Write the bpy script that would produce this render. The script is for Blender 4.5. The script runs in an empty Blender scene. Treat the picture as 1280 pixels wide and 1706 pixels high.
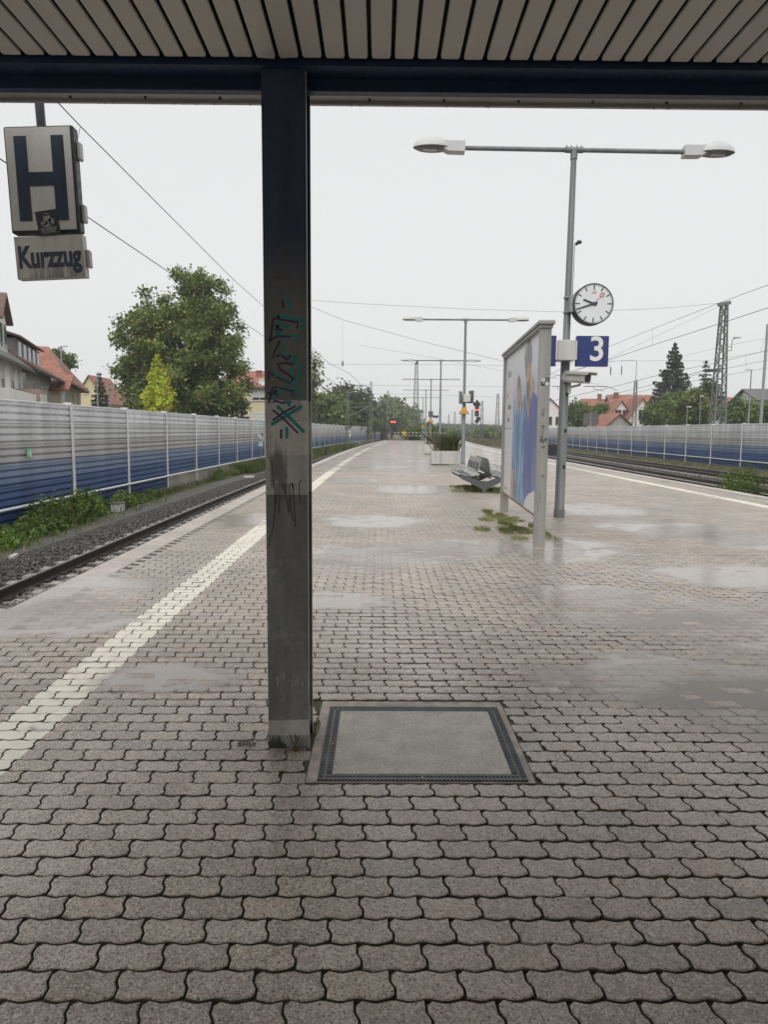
import bpy, math, random
import numpy as np
from mathutils import Vector, Matrix
SC = bpy.context.scene
COL = SC.collection
R_ = math.radians
rng = np.random.default_rng(7)
random.seed(7)
# ------------------------------------------------------------------ camera
CAM_H, FPX = 1.6, 1200.0            # eye height, focal length in photo pixels (photo 1280 x 1706)
def cam_basis(vx, vy, roll):
    d = Vector(((vx-640)/FPX, (853-vy)/FPX, -1)).normalized()
    u = Vector((math.sin(roll), math.cos(roll), 0)); u = (u-d*u.dot(d)).normalized()
    return d.cross(u), d, u
RM = Matrix(cam_basis(632, 717, R_(0.35)))
CP = Vector((0, 0, CAM_H))
cam = bpy.data.cameras.new('camera'); cam_o = bpy.data.objects.new('camera', cam); COL.objects.link(cam_o)
cam.sensor_fit = 'VERTICAL'; cam.sensor_height = 24; cam.lens = FPX/1706*24
cam.clip_start = 0.05; cam.clip_end = 6000
cam_o.matrix_world = Matrix.Translation(CP) @ RM.to_4x4()
SC.camera = cam_o
# ------------------------------------------------------------------ sky, sun, exposure
SUN_EL, SUN_AZ = R_(55), R_(-168)       # sun behind the cloud, high and to the left
w = bpy.data.worlds.new('World'); SC.world = w; w.use_nodes = True
nt = w.node_tree; nt.nodes.clear()
sk = nt.nodes.new('ShaderNodeTexSky'); sk.sky_type = 'NISHITA'; sk.sun_disc = False
sk.sun_elevation = SUN_EL; sk.sun_rotation = SUN_AZ; sk.dust_density = 4; sk.air_density = 1.2
hs = nt.nodes.new('ShaderNodeHueSaturation'); hs.inputs['Saturation'].default_value = 0.12
mx = nt.nodes.new('ShaderNodeMix'); mx.data_type = 'RGBA'; mx.inputs[0].default_value = 0.8
mx.inputs[7].default_value = (7.70, 7.74, 7.76, 1)      # even cloud layer
bg = nt.nodes.new('ShaderNodeBackground'); bg.inputs[1].default_value = 0.098
wo = nt.nodes.new('ShaderNodeOutputWorld')
nt.links.new(sk.outputs[0], hs.inputs['Color']); nt.links.new(hs.outputs[0], mx.inputs[6])
nt.links.new(mx.outputs[2], bg.inputs[0]); nt.links.new(bg.outputs[0], wo.inputs[0])
sun = bpy.data.lights.new('sun', 'SUN'); sun.energy = 1.5; sun.angle = R_(70); sun.color = (1, .97, .93)
sun_o = bpy.data.objects.new('sun', sun); COL.objects.link(sun_o)
sdir = Vector((math.sin(SUN_AZ)*math.cos(SUN_EL), math.cos(SUN_AZ)*math.cos(SUN_EL), math.sin(SUN_EL)))
sun_o.rotation_euler = sdir.to_track_quat('Z', 'Y').to_euler(); sun_o.location = (0, 0, 40)
vs = SC.view_settings; vs.view_transform = 'Standard'; vs.look = 'None'; vs.exposure = 0.29; vs.gamma = 1; vs.use_curve_mapping = False

# ------------------------------------------------------------------ helpers
def ray(px, py): return RM @ Vector(((px-640)/FPX, (853-py)/FPX, -1))
def atY(px, py, y): d = ray(px, py); return CP+d*(y/d.y)
def atX(px, py, x): d = ray(px, py); return CP+d*(x/d.x)
def atZ(px, py, z): d = ray(px, py); return CP+d*((z-CAM_H)/d.z)
KC = 0.0004
def cx(y): return KC*max(y-15, 0)**2           # the station bends right, radius about 1250 m
def hd(y): return math.atan(2*KC*max(y-15, 0))
def L_(lat, y, z=0): return Vector((lat+cx(y), y, z))

def tag(o, label=None, cat=None, group=None, kind=None):
    if label: o['label'] = label
    if cat: o['category'] = cat
    if group: o['group'] = group
    if kind: o['kind'] = kind
    return o
def link(o, parent=None):
    COL.objects.link(o)
    if parent: o.parent = parent
    return o
def empty(name, loc=(0, 0, 0), rz=0, label=None, cat=None, group=None, kind=None):
    o = bpy.data.objects.new(name, None); o.location = loc; o.rotation_euler = (0, 0, rz); o.empty_display_size = .1
    link(o); return tag(o, label, cat, group, kind)
class MB:
    def __init__(s): s.v = []; s.f = []
    def add(s, vs, fs):
        n = len(s.v); s.v += [tuple(v) for v in vs]; s.f += [tuple(i+n for i in f) for f in fs]; return s
    def box(s, x0, x1, y0, y1, z0, z1, M=None):
        vs = [Vector((x, y, z)) for z in (z0, z1) for y in (y0, y1) for x in (x0, x1)]
        if M is not None: vs = [M @ v for v in vs]
        return s.add(vs, [(0, 2, 3, 1), (4, 5, 7, 6), (0, 1, 5, 4), (2, 6, 7, 3), (0, 4, 6, 2), (1, 3, 7, 5)])
    def bbox(s, x0, x1, y0, y1, z0, z1, b=.01, M=None):
        """box with chamfered vertical edges and top"""
        def ring(i, z): return [Vector(p+(z,)) for p in ((x0+i, y0+b), (x0+b, y0+i), (x1-b, y0+i), (x1-i, y0+b), (x1-i, y1-b), (x1-b, y1-i), (x0+b, y1-i), (x0+i, y1-b))]
        rs = [ring(0, z0), ring(0, z1-b), ring(b*.8, z1)]
        vs = sum(rs, [])
        if M is not None: vs = [M @ v for v in vs]
        fs = [tuple(reversed(range(8))), tuple(range(16, 24))]
        for k in range(2):
            for i in range(8): fs.append((k*8+i, k*8+(i+1) % 8, k*8+8+(i+1) % 8, k*8+8+i))
        return s.add(vs, fs)
    def tube(s, pts, r, n=8, cap=True):
        pts = [Vector(p) for p in pts]; r = r if isinstance(r, (list, tuple)) else [r]*len(pts)
        vs = []; fs = []
        a0 = None
        for i, p in enumerate(pts):
            d = (pts[min(i+1, len(pts)-1)]-pts[max(i-1, 0)]).normalized()
            if a0 is None: a0 = d.orthogonal().normalized()
            a0 = (a0-d*a0.dot(d)).normalized(); b = d.cross(a0)
            for k in range(n):
                t = 2*math.pi*k/n; vs.append(p+(a0*math.cos(t)+b*math.sin(t))*r[i])
        for i in range(len(pts)-1):
            for k in range(n): fs.append((i*n+k, i*n+(k+1) % n, i*n+n+(k+1) % n, i*n+n+k))
        if cap: fs += [tuple(reversed(range(n))), tuple(range((len(pts)-1)*n, len(pts)*n))]
        return s.add(vs, fs)
    def bar(s, p, q, wd, ht=None):
        ht = ht or wd; p = Vector(p); q = Vector(q); d = (q-p).normalized()
        a = d.cross(Vector((0, 0, 1))) if abs(d.z) < .95 else Vector((1, 0, 0))
        a.normalize(); b = d.cross(a); vs = []
        for e in (p, q):
            for i, j in ((-1, -1), (1, -1), (1, 1), (-1, 1)): vs.append(e+a*i*wd/2+b*j*ht/2)
        return s.add(vs, [(3, 2, 1, 0), (4, 5, 6, 7), (0, 1, 5, 4), (1, 2, 6, 5), (2, 3, 7, 6), (3, 0, 4, 7)])
    def lathe(s, prof, n=24, M=None):
        vs = []; fs = []
        for r, z in prof:
            for k in range(n): t = 2*math.pi*k/n; vs.append(Vector((r*math.cos(t), r*math.sin(t), z)))
        if M is not None: vs = [M @ v for v in vs]
        for i in range(len(prof)-1):
            for k in range(n): fs.append((i*n+k, i*n+(k+1) % n, i*n+n+(k+1) % n, i*n+n+k))
        fs += [tuple(reversed(range(n))), tuple(range((len(prof)-1)*n, len(prof)*n))]
        return s.add(vs, fs)
    def extrude(s, prof, p0s, closed=True):
        """prof: (x,z) list; p0s: list of 4x4 matrices along the sweep"""
        n = len(prof); vs = []; fs = []
        for M in p0s: vs += [M @ Vector((x, 0, z)) for x, z in prof]
        m = n if closed else n-1
        for i in range(len(p0s)-1):
            for k in range(m): fs.append((i*n+k, i*n+(k+1) % n, i*n+n+(k+1) % n, i*n+n+k))
        if closed: fs += [tuple(range(n)), tuple(reversed(range((len(p0s)-1)*n, len(p0s)*n)))]
        return s.add(vs, fs)
    def poly(s, pts): return s.add(pts, [tuple(range(len(pts)))])
    def prism(s, pts, off):
        off = Vector(off); n = len(pts); a = [Vector(p) for p in pts]; b = [p+off for p in a]
        return s.add(a+b, [tuple(reversed(range(n))), tuple(range(n, 2*n))]+[(i, (i+1) % n, n+(i+1) % n, n+i) for i in range(n)])
    def mesh(s, name, mat, smooth=False):
        me = bpy.data.meshes.new(name); me.from_pydata(s.v, [], s.f); me.update()
        if mat: me.materials.append(mat)
        import bmesh
        bm = bmesh.new(); bm.from_mesh(me); bmesh.ops.recalc_face_normals(bm, faces=bm.faces); bm.to_mesh(me); bm.free()
        if smooth:
            me.polygons.foreach_set('use_smooth', [True]*len(me.polygons))
            me.set_sharp_from_angle(angle=R_(40))
        return me
    def build(s, name, mat, parent=None, smooth=False, loc=None):
        o = bpy.data.objects.new(name, s.mesh(name, mat, smooth))
        if loc is not None: o.location = loc
        return link(o, parent)
def put(name, me, parent=None, loc=(0, 0, 0), rz=0):
    o = bpy.data.objects.new(name, me); o.location = loc; o.rotation_euler = (0, 0, rz); return link(o, parent)
def np_mesh(name, V, k, mat, parent=None, smooth=False):
    """V: (n*k,3) array, faces of k consecutive vertices"""
    V = np.asarray(V, dtype=np.float32).reshape(-1, 3); n = len(V)//k
    me = bpy.data.meshes.new(name); me.vertices.add(n*k); me.vertices.foreach_set('co', V.ravel())
    me.loops.add(n*k); me.loops.foreach_set('vertex_index', np.arange(n*k, dtype=np.int32))
    me.polygons.add(n); me.polygons.foreach_set('loop_start', np.arange(0, n*k, k, dtype=np.int32))
    me.update(calc_edges=True); me.validate()
    if mat: me.materials.append(mat)
    o = bpy.data.objects.new(name, me); return link(o, parent)
def np_shared(name, V, F, mat, parent=None):
    V = np.asarray(V, dtype=np.float32); F = np.asarray(F, dtype=np.int32); k = F.shape[1]; n = len(F)
    me = bpy.data.meshes.new(name); me.vertices.add(len(V)); me.vertices.foreach_set('co', V.ravel())
    me.loops.add(n*k); me.loops.foreach_set('vertex_index', F.ravel())
    me.polygons.add(n); me.polygons.foreach_set('loop_start', np.arange(0, n*k, k, dtype=np.int32))
    me.update(calc_edges=True)
    if mat: me.materials.append(mat)
    o = bpy.data.objects.new(name, me); return link(o, parent)
def copy_tree(o, parent=None):
    c = o.copy(); COL.objects.link(c); c.parent = parent
    for ch in list(o.children): copy_tree(ch, c)
    return c
def text(name, s, size, mat, M, parent=None, sx=1, depth=.0008, bold=0):
    cu = bpy.data.curves.new(name, 'FONT'); cu.body = s; cu.size = size; cu.extrude = depth; cu.offset = bold
    cu.align_x = 'CENTER'; cu.align_y = 'CENTER'
    t = bpy.data.objects.new(name+'_tmp', cu); COL.objects.link(t)
    dg = bpy.context.evaluated_depsgraph_get(); me = bpy.data.meshes.new_from_object(t.evaluated_get(dg))
    bpy.data.objects.remove(t); bpy.data.curves.remove(cu)
    me.transform(M @ Matrix.Diagonal((sx, 1, 1, 1))); me.materials.clear(); me.materials.append(mat)
    return put(name, me, parent)
FACE_CAM = Matrix.Rotation(R_(90), 4, 'X')        # XY drawing plane -> faces -Y (towards the camera)
def ribbon(pts, wd, nrm):
    """flat round-ended stroke through world points lying on a plane with normal nrm"""
    m = MB(); nrm = Vector(nrm)
    pts = [Vector(p) for p in pts]; L = []; Rr = []
    for i, p in enumerate(pts):
        d = (pts[min(i+1, len(pts)-1)]-pts[max(i-1, 0)]).normalized(); a = nrm.cross(d).normalized()
        L.append(p+a*wd/2); Rr.append(p-a*wd/2)
    def capp(p, d):
        a = nrm.cross(d).normalized()
        return [p+a*(wd/2*math.cos(t))+d*(wd/2*math.sin(t)) for t in [math.pi*k/6 for k in range(1, 6)]]
    d1 = (pts[-1]-pts[-2]).normalized(); d0 = (pts[0]-pts[1]).normalized()
    for i in range(len(pts)-1): m.poly([L[i], L[i+1], Rr[i+1], Rr[i]])
    m.poly([L[-1]]+capp(pts[-1], d1)+[Rr[-1]]); m.poly([Rr[0]]+capp(pts[0], d0)+[L[0]])
    return m

# ------------------------------------------------------------------ materials
class NT:
    def __init__(s, name):
        s.m = bpy.data.materials.new(name); s.m.use_nodes = True; s.t = s.m.node_tree; s.n = s.t.nodes
        s.b = s.n['Principled BSDF']; s.out = s.n['Material Output']
    def new(s, t, **k):
        n = s.n.new(t)
        for a, v in k.items(): setattr(n, a, v)
        return n
    def lk(s, a, b): s.t.links.new(a, b)
    def setin(s, sock, v):
        if hasattr(v, 'links'): s.lk(v, sock)
        else: sock.default_value = v
    def math(s, op, a, b=0., clamp=False):
        n = s.new('ShaderNodeMath', operation=op); n.use_clamp = clamp; s.setin(n.inputs[0], a); s.setin(n.inputs[1], b); return n.outputs[0]
    def noise(s, vec, scale, detail=4, rough=.55, out=0, dim='3D'):
        n = s.new('ShaderNodeTexNoise'); n.noise_dimensions = dim
        if vec is not None: s.lk(vec, n.inputs['Vector'])
        n.inputs['Scale'].default_value = scale; n.inputs['Detail'].default_value = detail; n.inputs['Roughness'].default_value = rough
        return n.outputs[out]
    def ramp(s, f, a, b, c0=0., c1=1., smooth=True):
        n = s.new('ShaderNodeMapRange'); n.interpolation_type = 'SMOOTHSTEP' if smooth else 'LINEAR'; s.setin(n.inputs[0], f)
        n.inputs[1].default_value = a; n.inputs[2].default_value = b; n.inputs[3].default_value = c0; n.inputs[4].default_value = c1; n.clamp = True
        return n.outputs[0]
    def mix(s, f, a, b, mode='MIX'):
        n = s.new('ShaderNodeMix', data_type='RGBA'); n.blend_type = mode; s.setin(n.inputs[0], f)
        for i, v in ((6, a), (7, b)):
            if hasattr(v, 'links'): s.lk(v, n.inputs[i])
            else: n.inputs[i].default_value = tuple(v)+((1,) if len(v) == 3 else ())
        return n.outputs[2]
    def scale(s, col, f):
        n = s.new('ShaderNodeVectorMath', operation='SCALE')
        if hasattr(col, 'links'): s.lk(col, n.inputs[0])
        else: n.inputs[0].default_value = tuple(col)[:3]
        s.setin(n.inputs[3], f); return n.outputs[0]
    def bump(s, h, strength=.3, dist=.01):
        n = s.new('ShaderNodeBump'); n.inputs['Strength'].default_value = strength; n.inputs['Distance'].default_value = dist
        s.lk(h, n.inputs['Height']); s.lk(n.outputs[0], s.b.inputs['Normal']); return n
    def pos(s): return s.new('ShaderNodeNewGeometry').outputs['Position']
    def obj(s): return s.new('ShaderNodeTexCoord').outputs['Object']
    def xyz(s, v): n = s.new('ShaderNodeSeparateXYZ'); s.lk(v, n.inputs[0]); return n.outputs
    def stretch(s, v, sc): n = s.new('ShaderNodeMapping'); s.lk(v, n.inputs[0]); n.inputs['Scale'].default_value = sc; return n.outputs[0]
    def base(s, c):
        if hasattr(c, 'links'): s.lk(c, s.b.inputs['Base Color'])
        else: s.b.inputs['Base Color'].default_value = tuple(c)[:3]+(1,)
    def rough(s, r): s.setin(s.b.inputs['Roughness'], r)
def surf(name, col, rough=.6, metal=0., var=.18, scale=3., bump=.0, bscale=60., col2=None, streak=False, spec=.5, coord='pos', rv=.1, dist=.01):
    """plain weathered surface: base colour with blotchy variation, optional vertical streaks and fine relief"""
    t = NT(name); p = t.pos() if coord == 'pos' else t.obj()
    q = t.stretch(p, (1, 1, .12)) if streak else p
    n = t.noise(q, scale, 5, .6); n2 = t.noise(p, scale*9, 3, .6)
    f = t.math('ADD', t.math('MULTIPLY', n, .7), t.math('MULTIPLY', n2, .3))
    c = t.scale(col, t.ramp(f, .3, .7, 1-var, 1+var))
    if col2: c = t.mix(t.ramp(n, .5, .66), c, col2)
    t.base(c); t.rough(t.ramp(n2, .3, .7, rough-rv, rough+rv)); t.b.inputs['Metallic'].default_value = metal
    t.b.inputs['Specular IOR Level'].default_value = spec
    if bump: t.bump(t.noise(p, bscale, 4, .6), bump, dist)
    return t.m
def emit(name, col, st):
    t = NT(name); t.base((.02, .02, .02)); t.b.inputs['Emission Color'].default_value = tuple(col)+(1,); t.b.inputs['Emission Strength'].default_value = st; return t.m
def leafmat(name, c1, c2, c3=None, rough=.55):
    t = NT(name); g = t.new('ShaderNodeNewGeometry'); r = g.outputs['Random Per Island']
    c = t.mix(r, c1, c2)
    if c3: c = t.mix(t.ramp(r, .86, .97), c, c3)
    c = t.scale(c, t.ramp(t.noise(g.outputs['Position'], .55, 4), .32, .68, .60, 1.40)); t.base(c); t.rough(rough)
    t.b.inputs['Specular IOR Level'].default_value = .3
    tr = t.new('ShaderNodeBsdfTranslucent'); t.lk(c, tr.inputs[0]); ms = t.new('ShaderNodeMixShader'); ms.inputs[0].default_value = .38
    t.lk(t.b.outputs[0], ms.inputs[1]); t.lk(tr.outputs[0], ms.inputs[2]); t.lk(ms.outputs[0], t.out.inputs[0]); return t.m
def stripe_mask(t, p):
    x, y, z = t.xyz(p)
    d = t.math('MAXIMUM', t.math('SUBTRACT', y, 15.), 0.)
    lat = t.math('SUBTRACT', x, t.math('MULTIPLY', t.math('MULTIPLY', d, d), KC))
    wob = t.math('MULTIPLY', t.math('SUBTRACT', t.noise(p, 14, 3), .5), .012)
    lat = t.math('ADD', lat, wob)
    a = t.math('LESS_THAN', t.math('ABSOLUTE', t.math('SUBTRACT', lat, -1.9)), .155)
    b = t.math('LESS_THAN', t.math('ABSOLUTE', t.math('SUBTRACT', lat, 8.5)), .15)
    m = t.math('ADD', a, b, True)
    worn = t.ramp(t.noise(p, 9, 6, .7), .30, .42)
    fine = t.ramp(t.noise(p, 70, 4, .7), .27, .38)
    return t.math('MULTIPLY', t.math('MULTIPLY', m, worn), fine), lat
def wetness(t, p):
    """0 dry-damp .. 1 film of water"""
    a = t.noise(t.stretch(p, (1, .55, 1)), .55, 5, .6)
    return t.ramp(a, .42, .66)
def paver_mat(name, src):
    t = NT(name); p = t.pos()
    if src == 'object': r = t.new('ShaderNodeObjectInfo').outputs['Random']
    elif src == 'island': r = t.new('ShaderNodeNewGeometry').outputs['Random Per Island']
    else:
        x, y, z = t.xyz(p); n = t.new('ShaderNodeTexWhiteNoise', noise_dimensions='2D')
        cb = t.new('ShaderNodeCombineXYZ'); t.lk(t.math('FLOOR', t.math('DIVIDE', x, .2)), cb.inputs[0]); t.lk(t.math('FLOOR', t.math('DIVIDE', y, .114)), cb.inputs[1])
        t.lk(cb.outputs[0], n.inputs['Vector']); r = n.outputs[0]
    rr = t.math('FRACT', t.math('MULTIPLY', r, 7.31))
    c = t.mix(r, (.345, .282, .232), (.415, .350, .298))
    c = t.mix(t.math('MULTIPLY', t.ramp(rr, .80, .97), .8), c, (.415, .338, .262))       # a few warmer stones
    c = t.mix(t.math('MULTIPLY', t.ramp(rr, .16, .0), .8), c, (.315, .278, .248))       # a few cooler ones
    big = t.noise(p, .9, 6, .65); c = t.scale(c, t.ramp(big, .3, .7, .80, 1.15))
    mid = t.noise(p, 9, 4, .65); c = t.scale(c, t.ramp(mid, .3, .7, .86, 1.14))
    gr = t.noise(p, 150, 3, .75)
    v1 = t.new('ShaderNodeTexVoronoi'); t.lk(p, v1.inputs['Vector']); v1.inputs['Scale'].default_value = 185
    g1 = t.xyz(v1.outputs['Color']); c = t.scale(c, t.ramp(g1[0], 0., 1., .70, 1.28, False))       # aggregate grains
    c = t.scale(c, t.ramp(gr, .3, .7, .80, 1.2, False))
    c = t.mix(t.math('MULTIPLY', t.math('GREATER_THAN', g1[1], .86), .75), c, (.07, .065, .06)); c = t.mix(t.math('MULTIPLY', t.math('GREATER_THAN', g1[2], .89), .65), c, (.66, .62, .57))
    vo = t.new('ShaderNodeTexVoronoi'); t.lk(p, vo.inputs['Vector']); vo.inputs['Scale'].default_value = 38
    spk = t.ramp(vo.outputs['Distance'], .13, .21, 1., 0.)
    vc = t.xyz(vo.outputs['Color'])
    pit = t.math('MULTIPLY', spk, t.math('GREATER_THAN', vc[0], .72))
    c = t.mix(t.math('MULTIPLY', pit, .85), c, (.03, .027, .025))
    sm, lat = stripe_mask(t, p)
    c = t.mix(t.math('MULTIPLY', sm, .93), c, t.scale((.80, .755, .645), t.ramp(mid, .3, .7, .9, 1.08)))
    wet = wetness(t, p)
    c = t.scale(c, t.ramp(wet, 0, 1, 1.0, .96)); t.base(c)
    t.rough(t.math('ADD', t.ramp(wet, 0, 1, .46, .30), t.math('MULTIPLY', t.math('SUBTRACT', mid, .5), .25)))
    t.b.inputs['Specular IOR Level'].default_value = .45
    t.lk(t.ramp(wet, 0, 1, .35, 1.), t.b.inputs['Coat Weight']); t.b.inputs['Coat Roughness'].default_value = .16; t.b.inputs['Coat IOR'].default_value = 1.33
    h = t.math('SUBTRACT', t.math('ADD', t.math('MULTIPLY', gr, .4), t.math('MULTIPLY', g1[0], .3)), t.math('MULTIPLY', pit, .9)); t.bump(h, .4, .003)
    return t.m
M = {}
M['paver'] = paver_mat('paver_single', 'object'); M['paver_i'] = paver_mat('paver_field', 'island')
def far_paving():
    """paving beyond the built stones: the stone joints are drawn as fine relief and dirt"""
    m = paver_mat('paver_far', 'cell'); t = NT.__new__(NT); t.m = m; t.t = m.node_tree; t.n = t.t.nodes; t.b = t.n['Principled BSDF']; t.out = t.n['Material Output']
    src = t.b.inputs['Base Color'].links[0].from_socket
    br = t.new('ShaderNodeTexBrick'); p = t.pos(); t.lk(p, br.inputs['Vector'])
    for k, v in (('Scale', 1), ('Mortar Size', .011), ('Mortar Smooth', .3), ('Brick Width', .2), ('Row Height', .114)): br.inputs[k].default_value = v
    t.base(t.mix(t.math('MULTIPLY', br.outputs['Fac'], .85), src, (.035, .03, .024))); return m
M['paver_far'] = far_paving()
M['joint'] = surf('joint_sand', (.095, .075, .055), .75, var=.5, scale=6, bump=.6, bscale=220, col2=(.060, .068, .026), spec=.4)
M['mortar'] = surf('mortar', (.38, .33, .285), .6, var=.4, scale=9, bump=.4, bscale=90)
M['coping'] = surf('coping_concrete', (.42, .372, .336), .36, var=.2, scale=1.5, bump=.25, bscale=130, rv=.12)
M['slabconc'] = surf('platform_concrete', (.22, .20, .18), .7, var=.25, scale=2, bump=.3, bscale=60, streak=True)
M['coverconc'] = surf('cover_concrete', (.44, .405, .35), .24, var=.22, scale=7, bump=.5, bscale=170, rv=.1)
M['castiron'] = surf('cast_iron', (.095, .10, .108), .42, metal=.5, var=.3, scale=9, bump=.3, bscale=120)
M['galv'] = surf('galvanised_steel', (.30, .31, .315), .48, metal=.35, var=.22, scale=6, streak=True, bump=.08, bscale=80)
M['galvdark'] = surf('weathered_galvanised_steel', (.19, .205, .205), .55, metal=.3, var=.25, scale=6, streak=True, bump=.1, bscale=80)
M['mast'] = surf('mast_grey_green_steel', (.16, .18, .165), .6, metal=.2, var=.25, scale=4)
M['lampgrey'] = surf('lamp_housing_grey', (.55, .56, .56), .4, var=.06, scale=4)
M['glass_dk'] = surf('lamp_bowl', (.16, .165, .165), .15, var=.3, scale=7)
M['white'] = surf('white_paint', (.72, .72, .70), .45, var=.06, scale=3)
M['offwhite'] = surf('dirty_white_paint', (.50, .495, .475), .5, var=.14, scale=5, streak=True)
M['black'] = surf('black_plastic', (.015, .016, .018), .4, var=.2)
M['dark'] = surf('dark_steel', (.035, .037, .042), .45, var=.2)
M['ink'] = surf('dial_ink', (.055, .06, .085), .5, var=.05)
M['blue'] = surf('sign_blue', (.022, .036, .155), .35, var=.08, scale=5)
M['navy'] = surf('beam_navy_paint', (.020, .044, .115), .45, var=.15, scale=5, bump=.12, bscale=150, coord='obj')
M['slat'] = surf('ceiling_slat_cream', (.65, .63, .595), .5, var=.05, scale=2, streak=False)
M['soffit'] = surf('soffit_grey', (.50, .48, .46), .5, var=.1, scale=4)
M['void'] = surf('ceiling_void', (.012, .014, .02), .8)
M['roofing'] = surf('roofing_felt', (.08, .08, .08), .8, var=.2)
M['ballast'] = surf('ballast_fines', (.050, .045, .040), .75, var=.45, scale=3, bump=1., bscale=26, dist=.05)
def stone_mat():
    t = NT('ballast_stone'); g = t.new('ShaderNodeNewGeometry'); r = g.outputs['Random Per Island']
    t.base(t.mix(r, (.026, .023, .021), (.125, .112, .102))); t.rough(.5); return t.m
M['stone'] = stone_mat()
M['rail'] = surf('rail_rust', (.042, .031, .025), .55, metal=.2, var=.35, scale=10, streak=True)
M['railtop'] = surf('rail_head', (.34, .33, .32), .3, metal=.7, var=.15, scale=3)
M['sleeper'] = surf('sleeper_concrete', (.30, .275, .25), .65, var=.3, scale=7, bump=.2, bscale=60)
M['earth'] = surf('earth', (.10, .095, .06), .9, var=.35, scale=.6, bump=.5, bscale=9, col2=(.075, .095, .035), dist=.06)
M['pathslab'] = surf('cable_duct_slab', (.10, .094, .082), .65, var=.3, scale=3, bump=.3, bscale=60)
M['concwall'] = surf('concrete_base_wall', (.29, .275, .245), .7, var=.25, scale=1.5, streak=True, bump=.2, bscale=40)
def panel_mat(k, ct, cb, ztop=2.28, h=.53):
    """coated cassette whose factory colour shades from ct at its top edge to cb at its foot, with rain streaks and grime"""
    t = NT('barrier_panel_%d' % k); p = t.pos(); z = t.xyz(p)[2]; n = t.noise(t.stretch(p, (1.2, 1.2, .10)), 1.5, 5, .65); m_ = t.noise(p, .35, 3)
    c = t.mix(t.ramp(z, ztop-(k+1)*h, ztop-k*h, 0, 1, False), cb, ct); c = t.scale(c, t.ramp(n, .3, .7, .82, 1.10)); c = t.scale(c, t.ramp(m_, .3, .7, .92, 1.08))
    t.base(c); t.rough(.4); t.b.inputs['Metallic'].default_value = .12; return t.m
for i, (ct, cb) in enumerate([((.76, .77, .785), (.72, .73, .74)), ((.68, .685, .69), (.60, .60, .60)), ((.54, .535, .525), (.44, .435, .43)), ((.27, .34, .46), (.13, .20, .35)), ((.09, .155, .32), (.045, .095, .24)), ((.040, .085, .22), (.030, .068, .19))]): M['pan%d' % i] = panel_mat(i, ct, cb)
M['post'] = surf('barrier_post', (.74, .745, .74), .45, metal=.2, var=.12, scale=4, streak=True)
M['bench'] = surf('bench_grey_steel', (.36, .365, .36), .42, metal=.2, var=.12, scale=6)
M['benchdk'] = surf('bench_frame_grey', (.10, .105, .11), .5, metal=.1, var=.15, scale=6)
M['planter'] = surf('planter_concrete', (.50, .50, .475), .7, var=.22, scale=4, streak=True, bump=.2, bscale=50, col2=(.36, .36, .33))
M['wire'] = surf('wire', (.07, .075, .08), .6, var=.1)
M['yellow'] = surf('warning_yellow', (.78, .40, .03), .45, var=.05)
M['orange'] = surf('orange_paint', (.55, .16, .03), .5, var=.1)
M['red'] = surf('red_paint', (.55, .035, .03), .45, var=.1)
M['redlamp'] = emit('red_signal_lamp', (1, .05, .03), 6)
M['cyan'] = surf('teal_spray', (.016, .24, .205), .4, var=.2, scale=20)
M['purple'] = surf('purple_spray', (.055, .018, .075), .4, var=.2, scale=20)
M['drip'] = surf('black_drip', (.012, .012, .013), .35, var=.2)
M['green'] = surf('exit_green', (.14, .52, .25), .45, var=.1)
M['bark'] = surf('bark', (.085, .068, .05), .85, var=.3, scale=6, streak=True, bump=.5, bscale=20, dist=.03)
M['leaf_plane'] = leafmat('leaf_plane_tree', (0.088, 0.131, 0.035), (0.230, 0.285, 0.075), (0.438, 0.372, 0.110))
M['leaf_maple'] = leafmat('leaf_yellow_maple', (0.362, 0.490, 0.054), (0.652, 0.708, 0.090), (0.761, 0.309, 0.090))
M['leaf_mid'] = leafmat('leaf_mid', (0.087, 0.137, 0.039), (0.196, 0.254, 0.078))
M['leaf_dark'] = leafmat('leaf_dark', (0.048, 0.072, 0.029), (0.104, 0.136, 0.053))
M['leaf_spruce'] = leafmat('leaf_spruce', (0.039, 0.063, 0.045), (0.093, 0.128, 0.087))
M['leaf_weed'] = leafmat('leaf_weed', (0.057, 0.115, 0.025), (0.159, 0.245, 0.051), (0.359, 0.345, 0.071))
M['grass'] = leafmat('grass_blade', (0.101, 0.155, 0.038), (0.243, 0.284, 0.081), (0.446, 0.378, 0.162))
M['grass_light'] = leafmat('grass_blade_light', (.24, .29, .09), (.40, .43, .17), (.46, .40, .22))
M['grass_dry'] = leafmat('grass_blade_dry', (.17, .165, .085), (.31, .27, .17), (.14, .19, .07))
def tile_mat(name, col, row=.32):
    t = NT(name); p = t.obj(); n = t.noise(p, 1.2, 4); w = t.new('ShaderNodeTexWave'); w.wave_type = 'BANDS'; w.bands_direction = 'Z'; t.lk(p, w.inputs['Vector'])
    w.inputs['Scale'].default_value = .314/ (row*.7); w.wave_profile = 'SAW'
    n2 = t.noise(t.stretch(p, (3, 3, 4)), 1.4, 2)
    c = t.scale(col, t.ramp(n, .3, .7, .8, 1.2)); c = t.scale(c, t.ramp(n2, .35, .65, .85, 1.15)); c = t.scale(c, t.ramp(w.outputs['Fac'], 0, .25, .72, 1.0)); t.base(c); t.rough(.65)
    t.bump(w.outputs['Fac'], .5, .04); return t.m
M['tile_red'] = tile_mat('roof_tile_red', (.31, .125, .088)); M['tile_brown'] = tile_mat('roof_tile_brown', (.14, .085, .07)); M['tile_grey'] = tile_mat('roof_tile_grey', (.13, .125, .125))
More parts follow.
